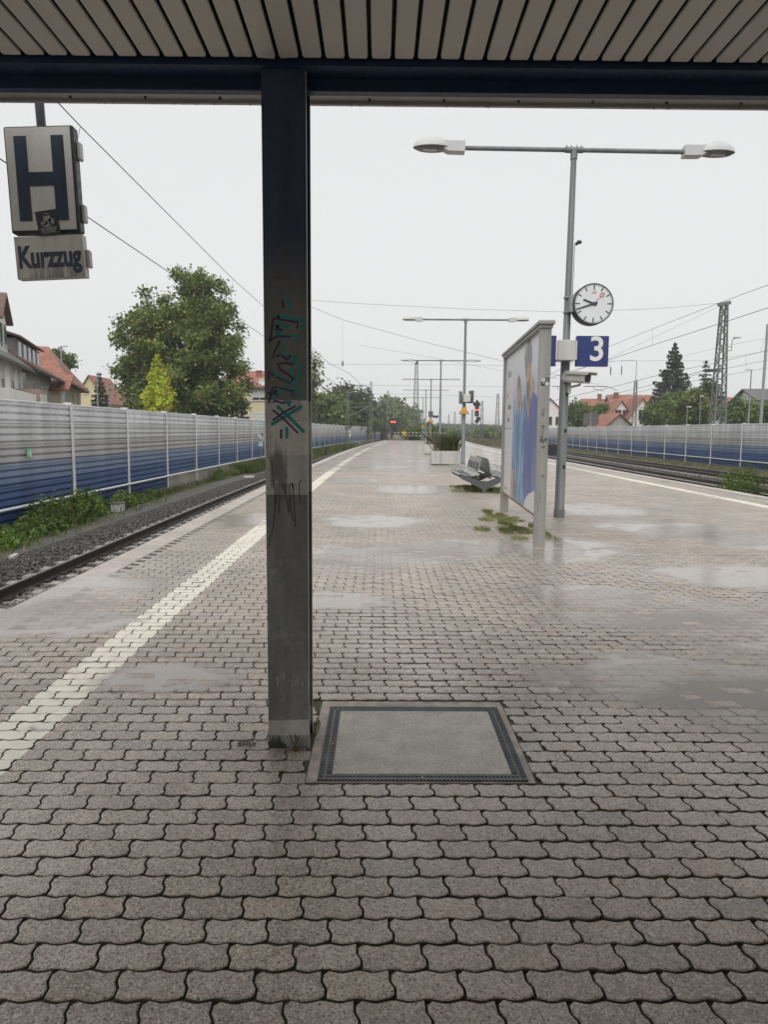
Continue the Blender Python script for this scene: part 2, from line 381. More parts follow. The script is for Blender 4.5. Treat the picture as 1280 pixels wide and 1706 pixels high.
M['wall_white'] = surf('render_white', (.80, .79, .76), .8, var=.07, scale=.7, streak=True); M['wall_cream'] = surf('render_cream', (.60, .53, .38), .8, var=.07, scale=.7, streak=True)
M['wall_yellow'] = surf('render_yellow', (.62, .54, .33), .8, var=.07, scale=.7); M['wall_pink'] = surf('render_pink', (.42, .30, .27), .8, var=.1, scale=.7); M['wall_grey'] = surf('render_grey', (.40, .39, .37), .8, var=.1, scale=.7)
M['brick'] = surf('brick_red', (.26, .11, .08), .8, var=.25, scale=3)
M['pane'] = surf('window_glass', (.035, .04, .045), .08, var=.3, scale=.6); M['shutter'] = surf('roller_shutter', (.56, .55, .52), .55, var=.06); M['frame'] = surf('window_frame_white', (.68, .68, .66), .5, var=.04); M['surround'] = surf('window_surround', (.24, .18, .15), .7, var=.15)
M['eave'] = surf('eave_board', (.10, .085, .075), .7, var=.2)
# ================================================================== ground
g = MB(); g.poly([(-3000, -3000, -1.06), (3000, -3000, -1.06), (3000, 3000, -1.06), (-3000, 3000, -1.06)])
tag(g.build('ground', M['earth']), kind='structure')
ys = [-30, -12, 0, 8, 15]+[15+4*i for i in range(1, 60)]
def strip(l0, l1, z, y0, y1, step=4.):
    n = max(2, int((y1-y0)/step)+1); m = MB()
    for i in range(n+1):
        y = y0+(y1-y0)*i/n; m.v += [tuple(L_(l0, y, z)), tuple(L_(l1, y, z))]
    m.f = [(2*i, 2*i+1, 2*i+3, 2*i+2) for i in range(n)]; return m
def frames(y0, y1, lat, z, step=4.):
    n = max(1, int((y1-y0)/step)); r = []
    for i in range(n+1):
        y = y0+(y1-y0)*i/n; r.append(Matrix.Translation(L_(lat, y, z)) @ Matrix.Rotation(-hd(y), 4, 'Z'))
    return r
# ================================================================== platform
PL, PR, PEND = -3.3, 9.85, 119.
plat = empty('platform', (0, 0, 0), kind='structure')
m = MB(); m.extrude([(PL+.10, -1.2), (PR-.10, -1.2), (PR-.10, -.0110), (PL+.10, -.0110)], frames(-30, PEND, 0, 0)); m.build('joint_bed', M['joint'], plat)
strip(PL+.35, PR-.35, .0, 27.9, PEND-.02, 3).build('far_paving', M['paver_far'], plat)
strip(PL+.35, PR-.35, -.002, -30, .72, 3).build('rear_paving', M['paver_far'], plat)
# coping stones along both edges
def coping_mesh():
    a = MB(); a.bbox(0, .335, .004, .996, -.16, .001, .012); return a.mesh('coping_stone', M['coping'])
cm = coping_mesh()
for side in (0, 1):
    rest = MB()
    for i in range(-4, 118):
        y = float(i); x = PL if side == 0 else PR-.335
        if 2 <= i < 62 or (side == 1 and 8 <= i < 80):
            o = put('coping_stone', cm, plat, L_(x, y, random.uniform(-.002, .003)), -hd(y)); o.rotation_euler.y = R_(random.uniform(-.25, .25))
        else: rest.bbox(0, .335, .004, .996, -.16, .001, .012, Matrix.Translation(L_(x, y, 0)) @ Matrix.Rotation(-hd(y), 4, 'Z'))
    tag(rest.build('coping_row', M['coping'], plat), kind='stuff')
# --- interlocking pavers
PW, PH, JG = .2, .1143, .0026
def paver_outline(ne, nn, A=.0055, B=.0105):
    pts = []; ey = lambda x: A*math.cos(4*math.pi*x/PW); ex = lambda y: -B*math.sin(2*math.pi*y/PH)
    for i in range(ne): x = -PW/2+PW*(i+.5)/ne; pts.append((x, PH/2+ey(x)))
    for i in range(nn): y = PH/2-PH*(i+.5)/nn; pts.append((PW/2+ex(y), y+A*.5))
    for i in range(ne): x = PW/2-PW*(i+.5)/ne; pts.append((x, -PH/2+ey(x)))
    for i in range(nn): y = -PH/2+PH*(i+.5)/nn; pts.append((-PW/2+ex(y), y+A*.5))
    return np.array(pts)
def paver_tpl(ne, nn, bevel):
    o = paver_outline(ne, nn); n = len(o); c = o.mean(0)
    def ins(d): q = o-c; return c+q*np.array([1-2*d/PW, 1-2*d/PH])
    rings = [(ins(JG+.0062), 0.), (ins(JG+.0018), -.0024), (ins(JG), -.009), (ins(JG), -.03)] if bevel else [(ins(JG+.0025), 0.), (ins(JG), -.005), (ins(JG), -.02)]
    V = [np.array([[c[0], c[1], .0006 if bevel else 0.]])]+[np.c_[r, np.full(n, z)] for r, z in rings]
    F = []
    for i in range(n): F.append((0, 1+(i+1) % n, 1+i))
    for k in range(len(rings)-1):
        a = 1+k*n; b = a+n
        for i in range(n): j = (i+1) % n; F += [(a+i, a+j, b+j), (a+i, b+j, b+i)]
    MI = [0]*(n+2*n)+[1]*(2*n*(len(rings)-2)) if not bevel else [0]*(n+2*n)+[1]*(2*n*2)
    return np.concatenate(V), np.array(F), np.array(MI, dtype=np.int32)
MH = (-.277, .700, 3.155, 4.050)          # inspection cover
def blocked(x, y):
    if MH[0]-.02-PW*.42 < x < MH[1]+.02+PW*.42 and MH[2]-.004-PH*.45 < y < MH[3]+.004+PH*.45: return True
    return -.56-PW*.4 < x < -.335+PW*.4 and 3.50-PH*.4 < y < 3.71+PH*.4
nr, fr_ = [], []; cuts = []
row = 0; y = .78
while y < 27.9:
    sh = cx(y); x0 = PL+.345+PW/2+(PW/2 if row % 2 else 0)
    x = x0+.004
    while x < PR-.345-PW/2+.01:
        X = x+sh
        if not blocked(X, y):
            if abs(X) < .62*y+1.6 or (y < 9 and abs(X) < 6):
                (nr if y < 9.5 else fr_).append((X, y))
        x += PW
    if MH[2]-.03 < y < MH[3]+.03:
        ro = [q[0] for q in nr if abs(q[1]-y) < .001]; rt = min(q for q in ro if q > MH[1])-PW/2; lf = max(q for q in ro if q < MH[0]-.05)+PW/2
        if rt-MH[1] > .05: cuts.append((MH[1]+.028, rt, y))
        col_row = 3.43 < y < 3.78
        if col_row and -.575-lf > .035: cuts.append((lf, -.570, y))
        elif not col_row and MH[0]-.06-lf > .04: cuts.append((lf, MH[0]-.05, y))
    row += 1; y += PH
def inview(p):
    c = RM.transposed() @ (Vector((p[0], p[1], 0))-CP)
    if c.z > -.1: return False
    u = 640+FPX*c.x/-c.z; v = 853-FPX*c.y/-c.z
    return -45 < u < 1325 and v < 1745
nr.sort(key=lambda p: p[1])
single = [p for p in nr if inview(p)][:300]; ss = set(single); nr = [p for p in nr if p not in ss]
def spread(pts, tpl, name):
    V0, F0, MI = tpl; P = np.array(pts); n = len(P)
    a = rng.normal(0, .006, n); tx = rng.normal(0, .010, n); ty = rng.normal(0, .006, n); dz = rng.normal(0, .0011, n)
    x = V0[None, :, 0]*np.cos(a)[:, None]-V0[None, :, 1]*np.sin(a)[:, None]; yy = V0[None, :, 0]*np.sin(a)[:, None]+V0[None, :, 1]*np.cos(a)[:, None]
    z = V0[None, :, 2]+tx[:, None]*V0[None, :, 1]+ty[:, None]*V0[None, :, 0]+dz[:, None]
    V = np.stack([x+P[:, None, 0], yy+P[:, None, 1], z], -1).reshape(-1, 3)
    F = (F0[None]+(np.arange(n)*len(V0))[:, None, None]).reshape(-1, 3)
    o = np_shared(name, V, F, M['paver_i'], plat); o.data.materials.append(M['joint']); o.data.polygons.foreach_set('material_index', np.tile(MI, n)); return tag(o, kind='stuff')
TN = paver_tpl(12, 4, True); TF = paver_tpl(6, 4, False)
spread(nr, TN, 'paver_field'); spread(fr_, TF, 'paver_field')
pm = bpy.data.meshes.new('paver'); pm.from_pydata([tuple(v) for v in TN[0]], [], [tuple(int(i) for i in f) for f in TN[1]]); pm.materials.append(M['paver']); pm.materials.append(M['joint']); pm.polygons.foreach_set('material_index', TN[2]); pm.update()
for (x, y) in single:
    o = put('paver', pm, plat, (x, y, random.gauss(0, .0011)), random.gauss(0, .006)); o.rotation_euler.x = random.gauss(0, .010); o.rotation_euler.y = random.gauss(0, .006)
for (a0, a1, y) in cuts:
    m = MB(); m.bbox(a0+.006-(a0+a1)/2, a1-.006-(a0+a1)/2, -PH/2+.005, PH/2-.005, -.03, 0, .006); o = m.build('cut_paver', M['paver'], plat); o.location = ((a0+a1)/2, y, random.gauss(-.001, .0012)); o.rotation_euler = (random.gauss(0, .012), random.gauss(0, .01), random.gauss(0, .015))
# mortar bed round the inspection cover and the column foot
m = MB(); m.box(MH[0]-.052, MH[1]+.032, MH[2]-.012, MH[3]+.012, -.03, -.0055); m.build('mortar_patch', M['mortar'], plat)
m = MB(); m.box(MH[0]-.05, MH[1]+.03, MH[3]+.013, MH[3]+.10, -.03, -.009); m.build('mortar_patch', M['mortar'], plat)
m = MB(); m.box(-.60, -.36, 3.42, 3.78, -.03, -.0065); m.build('mortar_patch', M['mortar'], plat)
# inspection cover: toothed iron frame, inner iron frame, concrete infill
ic = empty('inspection_cover', (.21, 3.60, 0), label='square concrete inspection cover in a toothed iron frame beside the column', cat='manhole cover')
def loc(o, e): o.location = Vector(o.location)-Vector(e.location); return o
x0, x1, y0, y1 = MH
fr = MB()
W = .030
for (a, b, c, d) in ((x0, x1, y0, y0+W), (x0, x1, y1-W, y1), (x0, x0+W, y0+W, y1-W), (x1-W, x1, y0+W, y1-W)): fr.box(a, b, c, d, -.05, -.001)
for k in range(2):
    e = .0
    n = 54
    for i in range(n):
        u = x0+(x1-x0)*(i+.25)/n; v = y0+(y1-y0)*(i+.25)/n; dx = (x1-x0)/n*.5; dy = (y1-y0)/n*.5
        if k == 0: fr.box(u, u+dx, y0+.004, y0+W-.006, -.002, .003); fr.box(u, u+dx, y1-W+.006, y1-.004, -.002, .003)
        elif W*1.2 < v-y0 < y1-y0-W*1.4: fr.box(x0+.004, x0+W-.006, v, v+dy, -.002, .003); fr.box(x1-W+.006, x1-.004, v, v+dy, -.002, .003)
loc(fr.build('outer_frame', M['castiron'], ic), ic)
fr = MB(); g0 = W+.006; W2 = .026
X0, X1, Y0, Y1 = x0+g0, x1-g0, y0+g0, y1-g0
for (a, b, c, d) in ((X0, X1, Y0, Y0+W2), (X0, X1, Y1-W2, Y1), (X0, X0+W2, Y0+W2, Y1-W2), (X1-W2, X1, Y0+W2, Y1-W2)): fr.box(a, b, c, d, -.05, -.002)
n = 50
for i in range(n):
    u = X0+(X1-X0)*(i+.25)/n; v = Y0+(Y1-Y0)*(i+.25)/n; dx = (X1-X0)/n*.5; dy = (Y1-Y0)/n*.5
    fr.box(u, u+dx, Y0+.003, Y0+W2-.003, -.003, .0025); fr.box(u, u+dx, Y1-W2+.003, Y1-.003, -.003, .0025)
    if W2*1.2 < v-Y0 < Y1-Y0-W2*1.5: fr.box(X0+.003, X0+W2-.003, v, v+dy, -.003, .0025); fr.box(X1-W2+.003, X1-.003, v, v+dy, -.003, .0025)
loc(fr.build('inner_frame', M['castiron'], ic), ic)
c = MB(); c.bbox(X0+W2+.002, X1-W2-.002, Y0+W2+.002, Y1-W2-.002, -.05, -.0015, .004); loc(c.build('concrete_infill', M['coverconc'], ic), ic)
# ================================================================== puddles (thin water films lying on the stones)
def puddle_mat():
    t = NT('puddle_water'); o = t.obj(); p = t.pos(); x, y, z = t.xyz(o)
    r = t.math('SQRT', t.math('ADD', t.math('MULTIPLY', x, x), t.math('MULTIPLY', y, y)))
    r = t.math('ADD', r, t.math('MULTIPLY', t.math('SUBTRACT', t.noise(p, 1.6, 5, .6), .5), 1.3))
    r = t.math('ADD', r, t.math('MULTIPLY', t.math('SUBTRACT', t.noise(p, 11, 3, .6), .5), .25))
    a = t.ramp(r, .62, 1.1, 1., 0.)
    gl = t.new('ShaderNodeBsdfGlossy'); gl.inputs['Roughness'].default_value = .16; gl.inputs['Color'].default_value = (1, 1, 1, 1)
    df = t.new('ShaderNodeBsdfDiffuse'); df.inputs[0].default_value = (.54, .495, .455, 1)
    tr = t.new('ShaderNodeBsdfTransparent'); tr.inputs[0].default_value = (.93, .92, .90, 1); tr0 = t.new('ShaderNodeBsdfTransparent')
    m1 = t.new('ShaderNodeMixShader'); m1.inputs[0].default_value = .55; t.lk(tr.outputs[0], m1.inputs[1]); t.lk(df.outputs[0], m1.inputs[2])
    fn = t.new('ShaderNodeFresnel'); fn.inputs[0].default_value = 1.5
    bm = t.new('ShaderNodeBump'); bm.inputs['Strength'].default_value = .05; bm.inputs['Distance'].default_value = .01; t.lk(t.noise(p, 20, 2), bm.inputs['Height']); t.lk(bm.outputs[0], gl.inputs['Normal'])
    m2 = t.new('ShaderNodeMixShader'); t.lk(fn.outputs[0], m2.inputs[0]); t.lk(m1.outputs[0], m2.inputs[1]); t.lk(gl.outputs[0], m2.inputs[2])
    m3 = t.new('ShaderNodeMixShader'); t.lk(a, m3.inputs[0]); t.lk(tr0.outputs[0], m3.inputs[1]); t.lk(m2.outputs[0], m3.inputs[2]); t.lk(m3.outputs[0], t.out.inputs[0]); return t.m
M['puddle'] = puddle_mat()
dm = MB(); n = 28; dm.poly([(1.5*math.cos(2*math.pi*i/n), 1.5*math.sin(2*math.pi*i/n), 0) for i in range(n)]); dme = dm.mesh('puddle', M['puddle'])
for px, py, rx, ry in ((620, 925, 1.0, .75), (760, 915, .9, .7), (560, 945, .7, .45), (985, 992, .5, .35), (1090, 1020, .9, .5), (1230, 1050, .8, .5), (1180, 1130, .9, .5), (1270, 1170, .6, .4), (945, 915, .6, .9),
                        (70, 1030, .65, .6), (160, 985, .5, .7), (265, 1130, .35, .25), (420, 865, .5, .9), (620, 868, .8, .8), (690, 815, .9, 1.2), (590, 800, .8, 1.0), (640, 778, 1.0, 1.4), (1230, 960, .9, .6), (1110, 880, .9, 1.0), (560, 1000, .45, .3), (1240, 900, .8, .8), (1000, 850, .8, 1.1)):
    c = atZ(px, py, 0); o = put('puddle', dme, None, (c.x, c.y, .0016), random.uniform(-.3, .3)); o.scale = (rx*1.35, ry*1.35, 1); tag(o, kind='structure')
# ================================================================== tracks
RAIL = [(-.072, -.17), (.072, -.17), (.072, -.155), (.012, -.135), (.009, -.055), (.036, -.040), (.036, -.006), (.028, 0), (-.028, 0), (-.036, -.006), (-.036, -.040), (-.009, -.055), (-.012, -.135), (-.072, -.155)]
sl = MB()
sl.add([(x, y, z) for x, y, z in [(-1.3, -.15, -.2), (1.3, -.15, -.2), (1.3, .15, -.2), (-1.3, .15, -.2), (-1.3, -.12, 0), (-.45, -.12, 0), (-.45, .12, 0), (-1.3, .12, 0), (-.40, -.12, -.04), (-.40, .12, -.04), (.40, -.12, -.04), (.40, .12, -.04), (.45, -.12, 0), (.45, .12, 0), (1.3, -.12, 0), (1.3, .12, 0)]],
       [(3, 2, 1, 0), (4, 5, 6, 7), (5, 8, 9, 6), (8, 10, 11, 9), (10, 12, 13, 11), (12, 14, 15, 13), (0, 1, 14, 12, 10, 8, 5, 4), (2, 3, 7, 6, 9, 11, 13, 15), (0, 4, 7, 3), (1, 2, 15, 14)])
slm = sl.mesh('sleeper', M['sleeper'])
cl = MB(); cl.box(-.16, -.06, -.055, .055, -.172, -.135); cl.box(.06, .16, -.055, .055, -.172, -.135); clm = cl.mesh('rail_clip', M['rail'])
def track(lat, y0, y1, s0, s1):
    t = empty('railway_track', (0, 0, 0), kind='structure')
    for s in (-.753, .753):
        a = MB(); a.extrude(RAIL, frames(y0, y1, lat+s, -.76, 3)); r = a.build('rail', M['rail'], t)
        h = strip(lat+s-.026, lat+s+.026, -.7585, y0, y1, 3); h.build('running_surface', M['railtop'], r)
    y = s0
    while y < s1:
        o = put('sleeper', slm, t, L_(lat, y, -.932+random.uniform(-.006, .006)), -hd(y)+random.gauss(0, .006))
        if y < 34 and lat < 0: put('rail_clip', clm, o, (-.753, 0, .172))
        y += .62
    return t
track(-4.82, -12, 190, 5.5, 110); track(11.45, -12, 190, 20, 70); track(15.7, -12, 190, 22, 125); track(20.0, -12, 190, 30, 135)
def bed(l0, l1, z, y0, y1, name='ballast'):
    m = strip(l0, l1, z, y0, y1, 4); return tag(m.build(name, M['ballast']), kind='stuff')
bed(-7.45, PL+.2, -.985, -12, 190); bed(PR-.2, 22.6, -.985, -12, 190)
OCT = np.array([(1, 0, 0), (0, 1, 0), (-1, 0, 0), (0, -1, 0), (0, 0, 1), (0, 0, -1)], float); OF = np.array([(0, 1, 4), (1, 2, 4), (2, 3, 4), (3, 0, 4), (1, 0, 5), (2, 1, 5), (3, 2, 5), (0, 3, 5)])
def stones(n, latf, yf, zf, size, name='ballast_stones'):
    y = yf(n); lat = latf(n); s = size*rng.uniform(.6, 1.35, n)
    V = OCT[None]*(s[:, None, None]*rng.uniform(.55, 1.25, (n, 6, 1))*np.array([1, 1, .8])); a = rng.uniform(0, 6.28, n); ca, sa = np.cos(a)[:, None], np.sin(a)[:, None]
    X = V[:, :, 0]*ca-V[:, :, 1]*sa; Y = V[:, :, 0]*sa+V[:, :, 1]*ca
    P = np.stack([X+(lat+KC*np.maximum(y-15, 0)**2)[:, None], Y+y[:, None], V[:, :, 2]+zf(lat, y, n)[:, None]], -1)
    F = (OF[None]+(np.arange(n)*6)[:, None, None]).reshape(-1, 3)
    return tag(np_shared(name, P.reshape(-1, 3), F, M['stone']), kind='stuff')
def ypow(a, b, p=1.6): return lambda n: a+(b-a)*rng.uniform(0, 1, n)**p
stones(52000, lambda n: rng.uniform(-7.45, -3.55, n), ypow(7.5, 75, 1.5), lambda l, y, n: -.970+rng.uniform(-.012, .03, n)+np.where(l < -6.6, -(np.abs(l)-6.6)*.06, 0), .038)
stones(22000, lambda n: rng.uniform(12.4, 22.4, n), ypow(22, 120, 1.4), lambda l, y, n: -.965+rng.uniform(-.01, .03, n), .045)
# cable duct slabs between ballast and barrier
dme2 = MB(); dme2.bbox(-.42, .42, .01, .99, -.12, 0, .012); dme2 = dme2.mesh('duct_slab', M['pathslab'])
duct = empty('cable_duct', (0, 0, 0), label='row of dark concrete duct slabs between ballast and left barrier', cat='cable duct')
for i in range(8, 64): o = put('duct_slab', dme2, duct, L_(-7.75, i, -.965+random.uniform(-.008, .008)), -hd(i)); o.rotation_euler.y = R_(random.uniform(-1, 1))
# ================================================================== noise barriers
def cassette(L, h, mat):
    p = []
    s = h/3; z = 0
    p.append((-.001, 0.0))
    for k in range(3):
        z = k*s
        p += [(.0, z+.003), (.07, z+.052), (.07, z+s-.020), (.0, z+s-.003)] if k < 2 else [(.0, z+.003), (.07, z+.052), (.07, z+s-.06), (.092, z+s-.048), (.092, z+s-.014), (.0, z+s-.003)]
    p += [(-.001, h-.001), (-.05, h-.001), (-.05, 0)]
    a = MB(); T = [Matrix.Translation((0, .06, 0)), Matrix.Translation((0, L-.06, 0))]; a.extrude(p, T)
    return a.mesh('panel', mat)
def barrier(lat, side, L, y_first, i0, i1, ztop, label, lowfrom):
    h = .53; w_ = empty('noise_barrier', (0, 0, 0), label=label, cat='noise barrier')
    pms = [cassette(L, h, M['pan%d' % k]) for k in range(6)]
    pa = MB(); Hh = 3.3
    pa.box(-.012, .012, -.07, .07, -Hh, .05); pa.box(.09, .105, -.085, .085, -Hh, .05); pa.box(-.105, -.09, -.085, .085, -Hh, .05); pa.box(-.09, .09, -.006, .006, -Hh, .045)
    pom = pa.mesh('post', M['post'])
    for i in range(i0, i1):
        y = y_first+i*L; y2 = y+L; p, q = L_(lat, y), L_(lat, y2); rz = math.atan2(-(q.x-p.x), q.y-p.y)
        put('post', pom, w_, (p.x, y, ztop), rz+(math.pi if side < 0 else 0))
        for k in range(6):
            if k == 5 and y > lowfrom: continue
            z = ztop-(k+1)*h
            if side > 0: put('panel', pms[k], w_, (p.x, y, z), rz)
            else: put('panel', pms[k], w_, (q.x, y2, z), rz+math.pi)
        if y > lowfrom:
            c = MB(); c.box(-.10, .075, .03, L-.03, -1.2, ztop-5*h-.02); o = c.build('concrete_base', M['concwall'], w_); o.location = (p.x, y, 0); o.rotation_euler.z = rz
    # handrail pipe in front of the posts
    off = .16*side; a = MB(); pts = []
    yy = y_first+i0*L
    while yy <= y_first+i1*L: pts.append(L_(lat+off, yy, ztop-5*h-.03)); yy += L/2
    a.tube(pts, .038, 8); a.build('handrail', M['post'], w_, True)
    a = MB()
    a.extrude([(-.12, -1.25), (.12, -1.25), (.12, ztop-6*h-.02), (-.12, ztop-6*h-.02)], frames(y_first+i0*L, y_first+i1*L, lat, 0)); a.build('footing', M['concwall'], w_)
    return w_
WL = barrier(-9.2, 1, 4.62, 21.5, -3, 33, 2.30, 'long ribbed noise barrier fading from grey to navy beside the left track', 30.)
WR = barrier(26., -1, 5.2, 52.6, -5, 16, 2.26, 'long ribbed noise barrier fading from white to navy beyond the right tracks', 1e9)
# green exit sign on the left barrier
e = atX(47.5, 755, -9.1); o = empty('exit_sign', e, label='small green emergency exit sign on the left noise barrier', cat='sign')
a = MB(); a.box(0, .012, -.125, .125, -.125, .125); a.build('plate', M['green'], o)
a = MB(); a.box(.013, .016, .03, .10, -.09, .09); a.box(.013, .016, -.10, -.0, -.015, .015); a.box(.013, .016, -.05, -.03, -.08, .07); a.build('pictogram', M['white'], o)
# ================================================================== canopy
ZC = 3.262                    # underside of the slats
can = empty('platform_canopy', (-.447, 3.6, 0), label='platform canopy with cream slat ceiling, navy beam and scribbled steel column', cat='canopy')
CO = Vector((-.447, 3.6, 0))
def cb(mb, name, mat, smooth=False):
    o = mb.build(name, mat, can, smooth); o.location = -CO; return o
sm_ = MB()
prof = [(-.043, .004), (-.0405, 0), (.0405, 0), (.043, .004), (.043, .014), (.040, .014), (.040, .003), (-.040, .003), (-.040, .014), (-.043, .014)]
sm_.extrude(prof, [Matrix.Translation((0, y, 0)) for y in (-37.4, -.16)]+[Matrix.Translation((0, -.145, 0)) @ Matrix.Diagonal((.9, 1, 1, 1))])
slm2 = sm_.mesh('ceiling_slat', M['slat'])
k0 = -.5185
for i in range(-26, 103):
    x = k0+i*.1035; low = i in (0, 1)
    o = put('ceiling_slat', slm2, can, (x+.447, -(.005 if not low else .012)-.001*random.random(), ZC-(.006 if low else 0)+random.uniform(-.0012, .0012)))
    o.rotation_euler.y = R_((3 if i == 0 else -3) if low else random.uniform(-.5, .5))
a = MB(); a.box(-3.25, 10.3, -34, 3.49, ZC+.035, ZC+.05); cb(a, 'ceiling_backing', M['void'])
a = MB(); a.box(-3.3, 10.35, -34.3, 3.915, ZC+.20, ZC+.34); cb(a, 'roof_deck', M['roofing'])
# beam across the platform: I section
a = MB()
zb = ZC-.082
a.box(-3.25, 10.3, 3.475, 3.735, ZC-.022, ZC+.012); a.box(-3.25, 10.3, 3.598, 3.618, zb+.012, ZC-.022); a.box(-3.25, 10.3, 3.585, 3.631, zb, zb+.012); cb(a, 'beam', M['navy'])
a = MB(); a.box(-3.25, 10.3, 3.64, 3.925, ZC+.014, ZC+.03); a.box(-3.25, 10.3, 3.905, 3.925, ZC-.004, ZC+.20); cb(a, 'soffit', M['soffit'])
sc = MB(); x = -3.1
while x < 10: sc.lathe([(.0, -.010), (.007, -.008), (.007, .0), (.004, .006)], 8, Matrix.Translation((x, 3.88, ZC+.012))); x += .38
cb(sc, 'soffit_screw', M['dark'])
dr = MB()
for i in range(70):
    x = random.uniform(-2.2, 2.4); s = random.uniform(.0018, .0034); dr.lathe([(.0003, -s*2.2), (s*.8, -s*1.3), (s, -.5*s), (s*.5, .2*s)], 6, Matrix.Translation((x, 3.915, ZC-.004)))
tag(cb(dr, 'water_drop', M['glass_dk'], True), kind='stuff')
def column_mat():
    t = NT('column_paint'); p = t.pos(); x, y, z = t.xyz(p)
    n = t.noise(t.stretch(p, (7, 7, 1.1)), 1.6, 5, .6); nf = t.noise(p, 26, 4, .7)
    zz = t.math('ADD', z, t.math('MULTIPLY', t.math('SUBTRACT', nf, .5), .012))
    zs = t.math('ADD', z, t.math('MULTIPLY', t.math('SUBTRACT', n, .5), .5))
    c = t.mix(t.ramp(zs, 2.15, 2.55), (0.145, 0.136, 0.129), (0.036, 0.056, 0.105))       # old dark coat fading up to navy
    c = t.mix(t.math('MULTIPLY', t.math('LESS_THAN', zz, 1.742), 1.), c, (0.484, 0.459, 0.433))  # repainted light band
    xl = t.math('ADD', x, t.math('MULTIPLY', t.math('SUBTRACT', nf, .5), .02))
    pa = t.math('MULTIPLY', t.math('MULTIPLY', t.math('GREATER_THAN', zz, 1.478), t.math('LESS_THAN', zz, 1.640)), t.math('GREATER_THAN', xl, -.518))
    c = t.mix(t.math('MULTIPLY', pa, .7), c, (0.646, 0.620, 0.570))
    sme = t.math('MULTIPLY', t.ramp(zs, 1.26, 1.30), t.ramp(zs, 1.50, 1.40)); sme = t.math('MULTIPLY', sme, t.math('MULTIPLY', t.ramp(xl, -.535, -.52), t.ramp(xl, -.44, -.455)))
    c = t.mix(t.math('MULTIPLY', sme, .75), c, (0.093, 0.090, 0.088))
    c = t.mix(t.math('LESS_THAN', zz, 1.285), c, (0.178, 0.172, 0.162))
    hand = t.ramp(t.noise(p, 9, 4, .6), .55, .7); c = t.mix(t.math('MULTIPLY', t.math('MULTIPLY', hand, t.math('LESS_THAN', zz, 1.28)), .35), c, (0.340, 0.340, 0.332))
    scr = t.noise(t.stretch(p, (90, 90, 7)), 1.5, 2, .6); band = t.math('MULTIPLY', t.ramp(z, .31, .33), t.ramp(z, .40, .37)); c = t.mix(t.math('MULTIPLY', t.math('MULTIPLY', band, t.ramp(scr, .58, .62)), .6), c, (0.561, 0.544, 0.527))
    zt = t.math('ADD', z, t.math('MULTIPLY', t.math('SUBTRACT', t.noise(p, 8, 3), .5), .05))
    c = t.mix(t.math('LESS_THAN', zt, .142), c, (0.408, 0.391, 0.365)); c = t.mix(t.math('LESS_THAN', zz, .062), c, (0.255, 0.246, 0.230))
    vo = t.new('ShaderNodeTexVoronoi'); t.lk(p, vo.inputs['Vector']); vo.inputs['Scale'].default_value = 70
    sp = t.math('MULTIPLY', t.ramp(vo.outputs['Distance'], .12, .2, 1., 0.), t.ramp(z, .16, .02)); c = t.mix(t.math('MULTIPLY', sp, .8), c, (0.034, 0.034, 0.031))
    c = t.mix(t.ramp(zs, .035, .0), c, (0.051, 0.048, 0.041))
    c = t.scale(c, t.ramp(n, .25, .75, .72, 1.28)); c = t.scale(c, t.ramp(nf, .3, .7, .9, 1.1)); t.base(c); t.rough(t.ramp(n, .3, .7, .28, .5)); t.bump(nf, .06, .004); return t.m
M['column'] = column_mat()
CX0, CX1, CY0, CY1 = -.5515, -.3475, 3.503, 3.712
def hcol(x0, x1, y0, y1, z1):
    a = MB(); xm = (x0+x1)/2
    a.box(x0, x1, y0, y0+.016, -.05, z1); a.box(x0, x1, y1-.016, y1, -.05, z1); a.box(xm-.006, xm+.006, y0+.016, y1-.016, -.05, z1); return a
col_o = cb(hcol(CX0, CX1, CY0, CY1, ZC-.023), 'column', M['column'])
for dx, dy in ((7.2, 0), (0, -7.2), (7.2, -7.2)):
    a = hcol(CX0+dx, CX1+dx, CY0+dy, CY1+dy, ZC-.023 if dy == 0 else ZC+.05); cb(a, 'column', M['galvdark'])
for yy in (CY0, CY1-.016):  # pale strips paint the sky-lit highlight onto the right flange edges
    a = MB(); a.box(CX1+.0002, CX1+.0022, yy+.0015, yy+.0145, -.04, ZC-.03); a.build('edge_highlight', M['post'], col_o)
# graffiti on the column face, traced stroke by stroke
YF = CY0-.0012
def stroke(pts, wpx, mat, name, dy=0):
    P = [atY(430+u/6.56, 480+v/6.56, YF-dy) for u, v in pts]; r = ribbon(P, wpx/6.56/1195*3.5, (0, -1, 0)); o = r.build(name, mat, col_o); return o
tl = [[(322, 125), (340, 165), (338, 205)], [(215, 310), (225, 300), (350, 320), (510, 355), (480, 450)], [(222, 310), (205, 480)], [(210, 420), (320, 420)], [(205, 500), (300, 520), (420, 520), (405, 560)], [(300, 560), (245, 740)], [(250, 740), (330, 745), (410, 740), (390, 820)],
      [(370, 800), (470, 850), (430, 1020)], [(190, 915), (195, 960), (300, 1010), (430, 1050)], [(250, 1090), (340, 1100), (460, 1125), (440, 1200)], [(190, 1130), (280, 1145)], [(185, 1130), (185, 1230)], [(300, 1245), (360, 1245), (335, 1275)], [(155, 1485), (300, 1400), (470, 1297)], [(218, 1298), (330, 1400), (495, 1567)], [(313, 1530), (315, 1630)], [(400, 760), (440, 745)], [(345, 870), (380, 950)]]
for q in tl: stroke(q, 37 if len(q) > 2 else 31, M['cyan'], 'graffiti_stroke')
